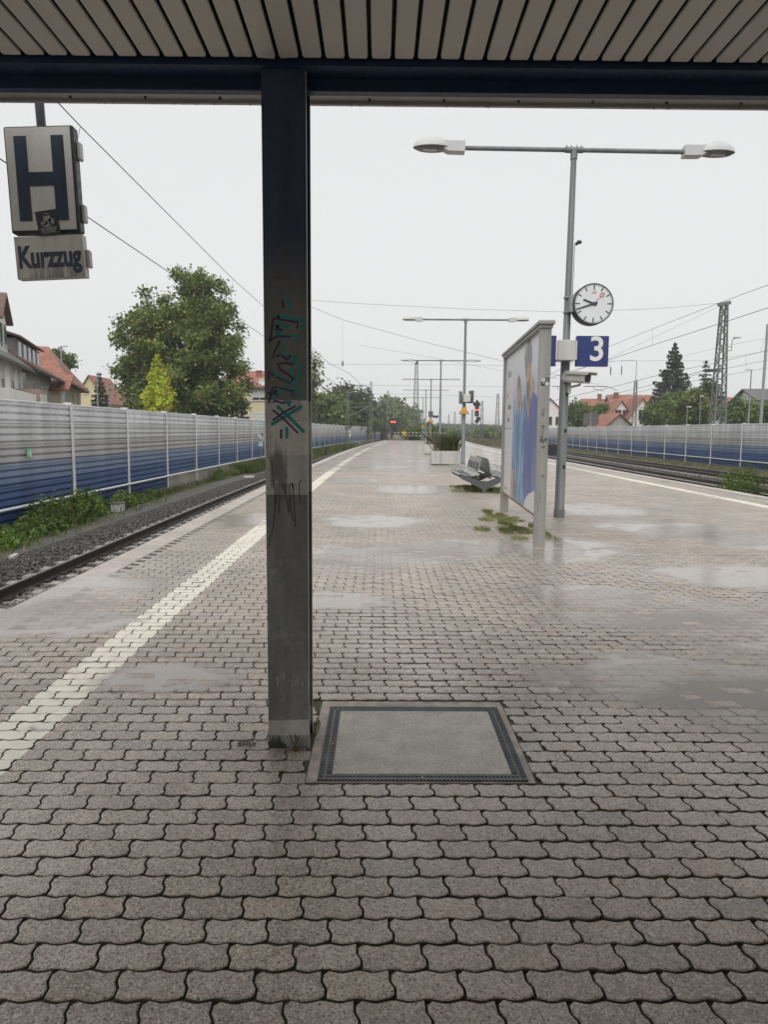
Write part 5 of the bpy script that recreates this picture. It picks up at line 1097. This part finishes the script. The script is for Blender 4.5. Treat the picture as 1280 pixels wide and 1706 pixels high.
# right-hand houses
o = atY(893, 700, 135); house('white house with red roof glimpsed beside the poster board', (o.x, 135, GZ), .12, 5.2, 9, 5.2, atY(912, 664, 135).z, 'wall_white', 'tile_red', 'v', wins=[('f', 2.6, 2.9, 1.0, 1.4, 0, True), ('f', 4.3, 2.9, .8, 1.4, 0, True)])
o = atY(966, 700, 128); house('long red-roofed house with white gable behind the traffic sign', (o.x, 128, GZ), .0, 7.0, 8, 3.2, atY(1000, 667, 128).z+.3, 'wall_white', 'tile_red', 'u', wins=[('f', 2, 1.5, .9, 1.2, 0), ('f', 5, 1.5, .9, 1.2, 0), ('r', 3.6, 4.0, .9, 1.1, 0)], chim=((4.6, 4, .9),), hip=1.2)
o = atY(1008, 700, 110); house('white twin-window gable of the red-roofed house left of the mast', (o.x, 108, GZ), .05, 3.6, 7, 3.6, atY(1032, 668, 108).z, 'wall_white', 'tile_red', 'v', wins=[('f', 1.4, 3.6, .8, 1.2, 0, True), ('f', 2.5, 3.6, .8, 1.2, 0, True)])
o = atY(1028, 700, 112); house('large white house with tall red roof behind the short catenary mast', (o.x, 112, GZ), -.05, 6.8, 10, 3.4, atY(1055, 657, 112).z, 'wall_white', 'tile_red', 'u', wins=[('f', 5.0, 1.4, .9, 1.3, 0, True), ('r', 4, 3.5, 1.0, 1.4, 0, True)], chim=((1.0, 4.5, .8),))
o = atY(1046, 700, 106); house('white gable with arched brown window surround left of the tall spruce', (o.x, 106, GZ), .0, 4.2, 6, 3.2, atY(1070, 664, 106).z, 'wall_white', 'tile_red', 'v', wins=[('f', 2.1, 3.4, .9, 1.4, 0, True)])
o = atY(1010, 700, 97); house('low garage with bright red roof just over the right barrier', (o.x, 97, GZ), .15, 3.8, 5, 2.3, atY(1030, 690, 97).z, 'wall_grey', 'tile_red', 'v', name='garage')
o = atY(1150, 700, 120); house('red roof between spruce and right lattice mast', (o.x-2, 122, GZ), .0, 9, 8, 3.6, atY(1150, 666, 122).z, 'wall_white', 'tile_red', 'u')
o = atY(1204, 700, 100); house('red-roofed house right of the right lattice mast', (o.x, 100, GZ), .0, 5.6, 7, 4.0, atY(1230, 664, 100).z+.2, 'wall_white', 'tile_red', 'u', wins=[('f', 1.0, 2.5, .8, 1.1, 0), ('f', 3.2, 2.5, .8, 1.1, 0)], chim=((1.3, 2.8, .7),), hip=.0)
o = atY(1262, 700, 84); house('white house with dark roof at the right picture edge', (o.x, 84, GZ), -.15, 7, 9, atY(1265, 667, 84).z, atY(1265, 655, 84).z+.6, 'wall_white', 'tile_grey', 'u', wins=[('f', 2.6, 2.4, .9, 1.2, 0)])
# ================================================================== masts, wires, signals
def lattice(name, lab, base, ztop, w0, w1, nseg, mat='mast', group=None, head=None, bw_=.09):
    r = empty(name, base, label=lab, cat='mast', group=group); H = ztop-base.z; a = MB()
    cor = lambda z, i, j: Vector((i*(w0+(w1-w0)*z/H)/2, j*(w0+(w1-w0)*z/H)/2, z))
    for i in (-1, 1):
        for j in (-1, 1): a.bar(cor(0, i, j), cor(H, i, j), bw_)
    a.build('leg_frame', M[mat], r); b_ = MB(); zs = [H*(1-(1-s/nseg)**1.12) for s in range(nseg+1)]
    for s in range(nseg):
        z0, z1 = zs[s], zs[s+1]
        for (p, q) in (((-1, -1), (1, -1)), ((1, -1), (1, 1)), ((1, 1), (-1, 1)), ((-1, 1), (-1, -1))):
            e = s % 2; b_.bar(cor(z0, *(p if e else q)), cor(z1, *(q if e else p)), bw_*.55); b_.bar(cor(z1, *p), cor(z1, *q), bw_*.5)
    tag(b_.build('bracing', M[mat], r), kind='stuff')
    if head: c = MB(); c.bar((-head, 0, H), (head, 0, H+.2), .3, .28); c.build('head_beam', M[mat], r)
    return r
def mpos(px, Y, z=GZ): p = atY(px, 705, Y); return Vector((p.x, Y, z))
MR = lattice('lattice_mast', 'tall lattice mast with a lamp arm behind the right barrier', mpos(1196, 62), atY(1203, 508, 62).z, 1.15, .42, 16, head=.5, bw_=.11)
a = MB(); Hm = atY(1203, 578, 62).z-GZ; a.tube([(.3, 0, Hm), (.85, 0, Hm), (.85, 0, Hm+.55), (1.1, 0, Hm+.75)], .035, 6); a.tube([(.3, 0, Hm-.3), (.85, 0, Hm-.3), (.85, 0, Hm)], .03, 6); a.build('lamp_arm', M['galvdark'], MR)
a = MB(); a.lathe([(.02, -.06), (.20, -.04), (.22, .02), (.05, .10)], 14, Matrix.Translation((1.25, 0, Hm+.78)) @ Matrix.Diagonal((1.7, .8, 1, 1))); a.build('lamp_head', M['lampgrey'], MR, True)
ML = lattice('lattice_mast', 'lattice mast standing behind the column', mpos(484, 62), atY(484, 497, 62).z, .8, .38, 14, bw_=.1)
MT = lattice('lattice_mast', 'tall wide lattice mast past the platform end', mpos(693, 138), atY(691, 606, 138).z, 1.3, .42, 15, head=.35, bw_=.12)
a = MB(); a.bar((.0, 0, atY(691, 606, 138).z-GZ), (.25, 0, atY(691, 602, 138).z-GZ+.2), .3); a.build('floodlight', M['dark'], MT)
gm = 'catenary masts in the distance'
for px, py, Y, w0, lab in ((579, 650, 104, .42, 'slim lattice mast in front of the dark conifers'), (618, 636, 122, .5, 'lattice mast with crossbar left of the red signal'), (646, 651, 160, .5, 'far lattice mast just left of the red signal'), (656, 662, 200, .5, 'far lattice mast directly above the red signal'), (664, 669, 240, .5, 'distant mast right of the red signal'), (670, 674, 290, .6, 'faint distant mast near the tall wide mast'), (829, 656, 128, .75, 'lattice mast just left of the poster board'), (803, 668, 150, .7, 'lattice mast just right of the right-hand signal'), (787, 682, 185, .7, 'thin mast behind the warning triangle'), (758, 686, 260, .8, 'distant thin mast left of the warning triangle'), (748, 690, 320, .8, 'faintest distant mast near the far planters'), (769, 690, 300, .8, 'faint distant mast right of the second lamp'), (1057, 634, 98, .62, 'short lattice mast with lamp pole in front of the red roofs')):
    r = lattice('catenary_mast', lab, mpos(px, Y), atY(px, py, Y).z, w0, .28, 12, group=gm, bw_=.045+.0002*Y)
    zt = atY(px, py, Y).z-GZ
    if px < 660:
        a = MB(); a.tube([(0, 0, zt-.4), (.9, 0, zt-.2)], .03, 5); a.lathe([(.02, -.05), (.16, -.03), (.04, .06)], 10, Matrix.Translation((1.2, 0, zt-.18)) @ Matrix.Diagonal((2, 1, 1, 1))); a.build('mast_lamp', M['lampgrey'], r)
        a = MB(); a.tube([(.1, 0, zt*.55), (3.0, 0, zt*.72)], .035, 6); a.tube([(.1, 0, zt*.70), (3.0, 0, zt*.73)], .025, 6); a.build('cantilever', M['galv'], r)
    if px == 1057:
        a = MB(); a.tube([(0, 0, zt), (0, 0, zt+2.5), (-.8, 0, zt+2.7)], .04, 6); a.build('lamp_pole', M['galvdark'], r); a = MB(); a.lathe([(.02, -.06), (.2, -.03), (.04, .07)], 10, Matrix.Translation((-1.1, 0, zt+2.7)) @ Matrix.Diagonal((1.8, 1, 1, 1))); a.build('lamp_head', M['lampgrey'], r)
# overhead wires
def wire(lab, pts, r=.011, name='overhead_wire', group='overhead wires', drops=()):
    P = [atY(px, py, Y) for px, py, Y in pts]; o0 = P[0]
    e = empty(name, o0, label=lab, cat='wire', group=group); a = MB(); a.tube([p-o0 for p in P], [max(r*.75, r*p.y/42) for p in P], 5); a.build('cable', M['wire'], e)
    for (x0, y0, x1, y1, Y) in drops: a = MB(); q0, q1 = atY(x0, y0, Y)-o0, atY(x1, y1, Y)-o0; a.tube([q0, q1], max(.004, .006*Y/45), 4); a.build('dropper', M['wire'], e)
    return e
wire('upper left catenary wire running past the hanging sign', [(60, 133, 9.0), (135, 212, 10.9), (388, 465, 22.5), (442, 513, 28), (515, 574, 42), (548, 605, 52), (582, 622, 70), (606, 645, 90)], drops=((133, 212, 128, 238, 10.9), (388, 465, 384, 500, 22.5)))
wire('lower left contact wire above the left track', [(-60, 232, 7.6), (0, 265, 8.6), (140, 358, 11.5), (442, 562, 27), (521, 613, 46), (560, 640, 66), (600, 665, 95)])
wire('long cross wire from the column to the right mast', [(470, 497, 62), (600, 506, 62), (780, 515, 62), (950, 520, 62), (1100, 514, 62), (1200, 505, 62)], .008)
wire('sagging wire dropping right of the column', [(484, 497, 62), (572, 533, 70), (700, 568, 95), (840, 602, 130), (940, 628, 160)], .010, drops=((571, 535, 571, 606, 70),))
wire('upper far cross wire over the far lamps', [(545, 607, 104), (700, 607, 110), (900, 610, 120), (1050, 600, 110)], .007)
wire('lower far cross wire over the far lamps', [(545, 640, 125), (700, 643, 125), (840, 644, 125)], .006)
wire('lowest far cross wire near the far masts', [(578, 655, 140), (700, 657, 140), (838, 662, 140)], .005)
wire('upper right catenary wire over the right mast', [(1330, 456, 20), (1280, 475, 22), (1204, 503, 25.5), (1088, 548, 33), (1014, 578, 42), (960, 600, 55), (890, 640, 85)], drops=((1088, 549, 1088, 575, 33),))
wire('thick right wire crossing behind the right mast', [(1330, 493, 20), (1280, 513, 22), (1204, 538, 25.5), (1088, 575, 33), (1014, 600, 42), (940, 622, 58), (850, 655, 90)], .014)
wire('middle wire between mast head and thick right wire', [(1196, 512, 62), (1090, 562, 62), (1018, 596, 62), (950, 622, 70)], .007)
wire('right wire beside the tall pole, upper', [(1330, 575, 30), (1275, 585, 33), (1205, 602, 40), (1110, 622, 56), (1020, 645, 85), (920, 668, 120)], .012, drops=((1274, 565, 1268, 587, 33), (1244, 594, 1244, 612, 36)))
wire('right wire beside the tall pole, middle', [(1330, 590, 32), (1275, 601, 36), (1205, 615, 44), (1100, 638, 62), (1000, 662, 95)], .010)
wire('right wire beside the tall pole, lowest', [(1330, 606, 34), (1280, 613, 38), (1205, 626, 48), (1100, 645, 66), (1000, 668, 100)], .009)
wire('thin slanted wire from right mast to the tall pole', [(1142, 593, 62), (1205, 577, 62), (1275, 564, 62)], .006)
wire('faint wire from the second lamp towards the far right mast', [(600, 575, 105), (700, 592, 120), (860, 622, 125), (1000, 640, 118)], .006)
wire('faint far right cross wire below the number sign', [(900, 604, 100), (1050, 601, 100), (1180, 601, 100), (1280, 585, 90)], .006, drops=((1017, 604, 1017, 620, 100), (1036, 600, 1036, 620, 100)))
def insul(px, py, Y, lab, L=.9, r=.11, ang=0):
    o = empty('insulator', atY(px, py, Y), label=lab, cat='insulator', group='wire insulators'); a = MB(); pr = []
    for i in range(5): pr += [(r*.45, i*.2*L), (r, i*.2*L+.06*L), (r*.45, i*.2*L+.12*L)]
    a.lathe(pr, 8, Matrix.Rotation(ang, 4, 'Y')); a.build('sheds', M['dark'], o)
insul(571, 610, 70, 'dark insulator on the sagging wire right of the column', .5); insul(1018, 625, 100, 'left of two insulators below the number sign', 1.2); insul(1036, 624, 100, 'right of two insulators below the number sign', 1.2)
# suspended tunnel-shaped lamp and cantilever bits near the right mast
o = empty('catenary_bracket', atY(1180, 617, 75), label='dark catenary bracket with insulators left of the right mast', cat='bracket'); a = MB(); a.tube([(-.3, 0, 0), (1.2, 0, .0)], .16, 8); a.build('insulator_row', M['dark'], o); a = MB(); a.tube([(-.3, 0, 0), (-2.0, 0, -.5)], .03, 5); a.tube([(.2, 0, .1), (-.6, 0, .9)], .03, 5); a.build('arm', M['dark'], o)
for px, py, Y, L, lab in ((990, 644, 95, 2.6, 'pair of thin cantilever arms under the security camera'), (930, 644, 110, 1.8, 'short cantilever arm left of the lamp pole'), (598, 643, 104, 1.6, 'dark steady arm hanging near the far conifers')):
    o = empty('cantilever_arm', atY(px, py, Y), label=lab, cat='bracket'); a = MB(); a.tube([(-L*.5, 0, 0), (0, 0, .05), (L*.7, 0, 0)], .05, 5); a.build('tube', M['dark'], o); a = MB(); a.tube([(0, 0, 0), (0, 0, -.3), (L*.5, 0, -.55)], .035, 5); a.tube([(L*.7, 0, 0), (L*1.2, 0, -.5)], .03, 5); a.build('steady_arm', M['dark'], o)
# street lamps and poles behind the barriers
def street_lamp(lab, px, py, Y, arm, r=.05, name='street_lamp', basepx=None, cat='lamp'):
    p = mpos(basepx or px, Y); t = atY(px, py, Y); H = t.z-GZ; dx = t.x-p.x; o = empty(name, p, label=lab, cat=cat, group='street lamps behind the barriers'); a = MB(); a.tube([(0, 0, 0), (dx*.5, 0, H*.5), (dx, 0, H)], [r*1.4, r*1.1, r*.9], 8)
    a.build('pole', M['galv'], o, True)
    if arm:
        a = MB(); a.bbox(*(sorted((dx-.06, dx+arm))), -.1, .1, H-.04, H+.07, .03); a.build('head', M['lampgrey'] if Y < 100 else M['galv'], o)
    return o
street_lamp('tall street lamp above the red hipped roof', 101, 577, 56, .48, .075, basepx=106); street_lamp('street lamp in front of the left spruce', 161, 622, 82, .55, .07, basepx=163); street_lamp('smaller street lamp right of the left spruce', 183, 641, 100, .4, .06, basepx=184); street_lamp('faint street lamp beside the parking sign', 197, 652, 130, .4, .06); street_lamp('faint lamp beside the plane tree crown', 190, 622, 70, -.6, .03)
street_lamp('plain tall steel pole at the right picture edge', 1280, 540, 55, 0, .10, 'tall_pole', 1268, 'pole'); street_lamp('lamp with bent arm left of the tall right pole', 1253, 616, 66, -.55, .06, basepx=1248); street_lamp('small white lamp in front of the green bushes', 1146, 678, 80, .45, .045); street_lamp('small lamp left of the right lattice mast', 1168, 660, 86, .4, .045); street_lamp('thin lamp in front of the long red roof', 1018, 661, 100, -.6, .045)
def sign_post(name, lab, px, py, Y, wp, hp, mat, txt=None, tmat='white', zb=GZ, post=True, cat='sign', back=False):
    c = atY(px, py, Y); k = Y/1200; o = empty(name, (c.x, Y, zb), label=lab, cat=cat); zc = c.z-zb; a = MB(); a.bbox(-wp*k/2, wp*k/2, -.03, .0, zc-hp*k/2, zc+hp*k/2, .01); p = a.build('plate', M[mat], o)
    if post: a = MB(); a.tube([(0, .04, 0), (0, .04, zc+hp*k/2)], .04, 8); a.build('post', M['galv'], o)
    if txt: text('lettering', txt, hp*k*.9, M[tmat], Matrix.Translation((0, -.034, zc)) @ FACE_CAM, p, bold=.01)
    return o, zc, k
sign_post('parking_sign', 'small blue parking sign above the left barrier', 211, 680, 100, 6, 7.5, 'blue', 'P')
o = empty('traffic_sign', mpos(985, 100), label='pair of grey traffic sign backs above the right barrier', cat='sign'); k = 100/1200
for s in (-1, 1): z_ = atY(985, 699, 100).z-GZ; a = MB(); a.bbox(.12*s-(.5 if s > 0 else .5)*0+(-.96 if s < 0 else 0), .12*s+(.96 if s > 0 else 0), 0, .03, z_-.80, z_+.85, .02); a.build('panel', M['benchdk'], o)
a = MB(); a.tube([(0, .05, 0), (0, .05, z_+.95)], .07, 8); a.bar((-.9, -.01, z_+.2), (.9, -.01, z_+.2), .05); a.bar((-.9, -.01, z_-.35), (.9, -.01, z_-.35), .05); a.build('post', M['galv'], o)
# stop boards by the left track
def stop_board(lab, px, py, Y, hp):
    c = atY(px, py, Y); k = Y/1200; z0 = -1.0; o = empty('stop_board', (c.x, Y, z0), label=lab, cat='sign', group='white H stop boards by the left track'); zc = c.z-z0; w_ = hp*.62*k; h_ = hp*k
    a = MB(); a.box(-w_/2, w_/2, -.02, 0, zc-h_/2, zc+h_/2); p = a.build('board', M['white'], o); a = MB(); t = w_*.17
    a.box(-w_*.36, -w_*.36+t, -.026, -.021, zc-h_*.38, zc+h_*.38); a.box(w_*.36-t, w_*.36, -.026, -.021, zc-h_*.38, zc+h_*.38); a.box(-w_*.36+t, w_*.36-t, -.026, -.021, zc-t/2, zc+t/2); a.build('letter', M['black'], p)
    a = MB(); a.box(-w_/2, w_/2, -.02, 0, zc+h_*.54, zc+h_*.95); q = a.build('arrow_board', M['white'], o); a = MB(); a.poly([(-w_*.5, -.024, zc+h_*.9), (w_*.5, -.024, zc+h_*.95), (w_*.5, -.024, zc+h_*.56), (w_*.1, -.024, zc+h_*.60), (w_*.4, -.024, zc+h_*.75)]); a.build('arrow', M['black'], q)
    a = MB(); a.box(-w_*.55, w_*.5, -.02, 0, zc-h_*.86, zc-h_*.56); a.build('lower_plate', M['white'], o); a = MB(); a.tube([(0, .03, 0), (0, .03, zc+h_*.9)], .03, 8); a.build('post', M['galv'], o)
stop_board('near white H stop board with black arrow beside the column', 434, 733, 51, 11.5); stop_board('far small white H stop board by the far left barrier', 583.5, 722, 100, 6)
# track-side boxes
def tbox(name, lab, px, py, z, wx, wy, h, mat, lid=True, rz=.2, cat='box'):
    p = atZ(px, py, z); o = empty(name, p, rz, lab, cat); a = MB(); a.bbox(-wx/2, wx/2, -wy/2, wy/2, -.03, h, .015); a.build('body', M[mat], o)
    if lid: a = MB(); a.bbox(-wx/2-.02, wx/2+.02, -wy/2-.02, wy/2+.02, h, h+.035, .012); a.build('lid', M['benchdk' if lid == 2 else mat], o)
    return o
tbox('cable_box', 'dirty white cable box on the ballast below the left barrier', 196, 850, -.95, .36, .5, .22, 'offwhite', 2)
tbox('cable_marker', 'flat white concrete marker lying beside the left track', 415, 795, -.95, .55, .35, .07, 'offwhite', False)
tbox('relay_cabinet', 'small grey cabinet standing in the far left grass', 541, 748, -.95, .5, .4, 1.25, 'offwhite')
tbox('buffer_box', 'dark box at the right platform edge behind the poster board', 917, 757, -.2, 1.2, .6, .75, 'black', True, 0); tbox('cable_marker', 'short pale slab on the path at lower left', 22, 927, -.95, .10, .34, .04, 'offwhite', False)
# signals
def signal(lab, base, zh, hh, wd, red, low=True, peak=False):
    o = empty('railway_signal', base, label=lab, cat='signal', group='railway signals showing red'); a = MB(); z0 = zh-base.z; a.tube([(0, .15, 0), (0, .15, z0-hh*.2)], .075, 8); a.build('mast', M['galvdark'], o)
    a = MB(); a.bbox(-wd/2, wd/2, -.05, .12, z0-hh/2, z0+hh/2, .05); s = a.build('signal_screen', M['black'], o)
    if peak: a = MB(); a.prism([(-wd*.75, -.02, z0+hh*.5), (wd*.75, -.02, z0+hh*.5), (0, -.02, z0+hh*.82)], (0, .08, 0)); a.build('screen_top', M['black'], o)
    for x in (-wd*.24, wd*.24):
        a = MB(); zz = z0+red*hh; a.lathe([(wd*.16, 0), (wd*.16, .03), (wd*.05, .05)], 14, Matrix.Translation((x, -.051, zz)) @ FACE_CAM); a.build('red_lamp', M['redlamp'], s); a = MB(); a.lathe([(wd*.20, -.02), (wd*.22, .10), (wd*.20, .10), (wd*.18, -.02)], 14, Matrix.Translation((x, -.051, zz)) @ FACE_CAM)
        a.build('hood', M['black'], s)
    if low:
        T = Matrix.Translation((wd*.25, 0, z0-hh*.78)) @ Matrix.Rotation(R_(35), 4, 'Y'); a = MB(); a.bbox(-wd*.42, wd*.42, -.05, .1, -wd*.75, wd*.75, .08, T); a.build('distant_screen', M['black'], o); a = MB(); a.box(-.05, .05, .0, .12, z0-hh*.72, z0-hh*.45); a.build('bracket', M['black'], o)
    return o
b = atY(655, 732, 121); signal('red signal at the left platform end', Vector((b.x, 121, -.8)), atY(655, 705, 121).z, 1.7, .95, .12)
a = MB(); b2 = atY(648, 722, 121)
b = atY(794, 735, 132); signal('pointed red signal between the right-hand tracks', Vector((b.x, 132, -.9)), atY(793, 683, 132).z, 2.3, .8, .0, True, True)
# end-of-platform barrier
be = empty('end_barrier', (atY(676, 730, 119).x, 118.6, 0), label='striped white rail barrier with yellow sign at the platform end', cat='barrier'); x0 = atY(657, 730, 118.6).x-be.location.x; x1 = atY(746, 730, 118.6).x-be.location.x
for z in (.75, 1.25):
    n = 30
    for i in range(n): a = MB(); ua, ub = x0+(x1-x0)*i/n, x0+(x1-x0)*(i+1)/n; a.box(ua, ub, -.03, .03, z-.035, z+.035); a.build('rail_section', M['white' if i % 2 == 0 else 'dark'], be)
for x in (x0, x0+(x1-x0)*.25, x0+(x1-x0)*.5, x0+(x1-x0)*.75, x1): a = MB(); a.tube([(x, .05, -.02), (x, .05, 1.35)], .04, 8); a.build('post', M['galv'], be)
xs = atY(674, 720, 118.4).x-be.location.x; a = MB(); a.prism([(xs-.32, -.08, 1.42), (xs+.32, -.08, 1.42), (xs+.32, -.08, 1.15), (xs+.12, -.08, .95), (xs-.12, -.08, .95), (xs-.32, -.08, 1.15)], (0, .03, 0)); a.build('yellow_sign', M['yellow'], be); a = MB(); a.box(xs-.04, xs+.04, -.09, -.082, 1.0, 1.34); a.build('sign_mark', M['black'], be); a = MB(); a.tube([(xs, -.04, -.02), (xs, -.04, 1.2)], .03, 6); a.build('sign_post', M['yellow'], be)
# warning triangles and boxes on the lamp poles
def tri_sign(lab, px, py, Y, sp):
    c = atY(px, py, Y); s = sp*Y/1200; o = empty('warning_sign', c, label=lab, cat='sign', group='yellow warning triangles on lamp poles')
    def tri(k_, y): return [Vector((-s/2*k_, y, -s*.433*k_*.667)), Vector((s/2*k_, y, -s*.433*k_*.667)), Vector((0, y, s*.866*k_*.667))]
    a = MB(); a.prism(tri(1, 0), (0, .02, 0)); p = a.build('plate', M['black'], o); a = MB(); a.poly(tri(.80, -.003)); a.build('yellow_field', M['yellow'], p)
    a = MB(); a.poly([(x*s, -.006, z*s) for x, z in ((-.16, -.14), (.16, -.16), (.17, -.04), (.05, .02), (.02, .10), (-.05, .08), (-.04, 0), (-.17, -.04))]); a.build('pictogram', M['orange'], p); a = MB(); a.bar((0, .02, 0), (0, .16, 0), .05); a.build('clamp', M['galv'], o)
for i, px, py, Y, sp, lab in ((1, 773.5, 685, 33.08, 17, 'yellow warning triangle on the second lamp pole'), (3, 718, 701, 71.1, 9, 'yellow warning triangle on the fourth lamp pole'), (4, 704.5, 710.5, 89.8, 6.5, 'small yellow warning triangle on a far lamp pole')): tri_sign(lab, px, py, Y-.1, sp)
c = atY(776, 663, 33.0); o = empty('loudspeaker', c, label='grey loudspeaker box with side panels on the second lamp pole', cat='loudspeaker'); k = 33/1200
a = MB(); a.bbox(-.10, .22, -.12, .12, -.17, .17, .02); a.build('box', M['lampgrey'], o)
a = MB(); a.box(-.25, -.22, -.24, .24, -.26, .30, Matrix.Rotation(R_(-22), 4, 'Z')); a.build('side_panel', M['galv'], o); a = MB(); a.box(.27, .30, -.24, .24, -.22, .33, Matrix.Rotation(R_(18), 4, 'Z')); a.build('side_panel', M['galvdark'], o)
a = MB(); a.lathe([(.16, -.1), (.17, .0), (.10, .03)], 14, Matrix.Translation((.52, 0, -.25))); a.tube([(.05, 0, -.2), (.5, 0, -.22)], .03, 6); a.build('dome_camera', M['dark'], o)
c = atY(718, 690, 71); o = empty('loudspeaker', c, label='small dark box with arm on the fourth lamp pole', cat='loudspeaker'); a = MB(); a.bbox(-.22, .22, -.1, .1, -.28, .28, .02); a.build('box', M['benchdk'], o); a = MB(); a.bbox(.2, .75, -.08, .08, -.35, -.12, .03); a.build('arm', M['dark'], o)
# haze
# far wooded ridge and distant low building on the right
o = tag(np_mesh('far_wood', leaves(np.stack([rng.uniform(30, 190, 9000), 430+rng.uniform(-20, 20, 9000), rng.uniform(-1, 3, 9000)+2.5*np.abs(np.sin(np.linspace(0, 40, 9000)))], -1), 1.6).reshape(-1, 3), 4, M['leaf_dark']), kind='stuff')
o = tag(np_mesh('far_wood', leaves(np.stack([rng.uniform(-190, 30, 9000), 460+rng.uniform(-20, 20, 9000), rng.uniform(-1, 6, 9000)], -1), 1.7).reshape(-1, 3), 4, M['leaf_dark']), kind='stuff')

# ================================================================== damp air
a = MB(); a.box(-3100, 3100, -3100, 3100, -2.1, 20.5); hz = a.build('haze', None); tag(hz, kind='stuff')
hm = bpy.data.materials.new('damp_air'); hm.use_nodes = True; t_ = hm.node_tree; t_.nodes.clear(); vo = t_.nodes.new('ShaderNodeVolumePrincipled'); oo = t_.nodes.new('ShaderNodeOutputMaterial')
vo.inputs['Color'].default_value = (.98, .99, 1, 1); vo.inputs['Density'].default_value = .0007; t_.links.new(vo.outputs[0], oo.inputs['Volume']); hz.data.materials.append(hm)
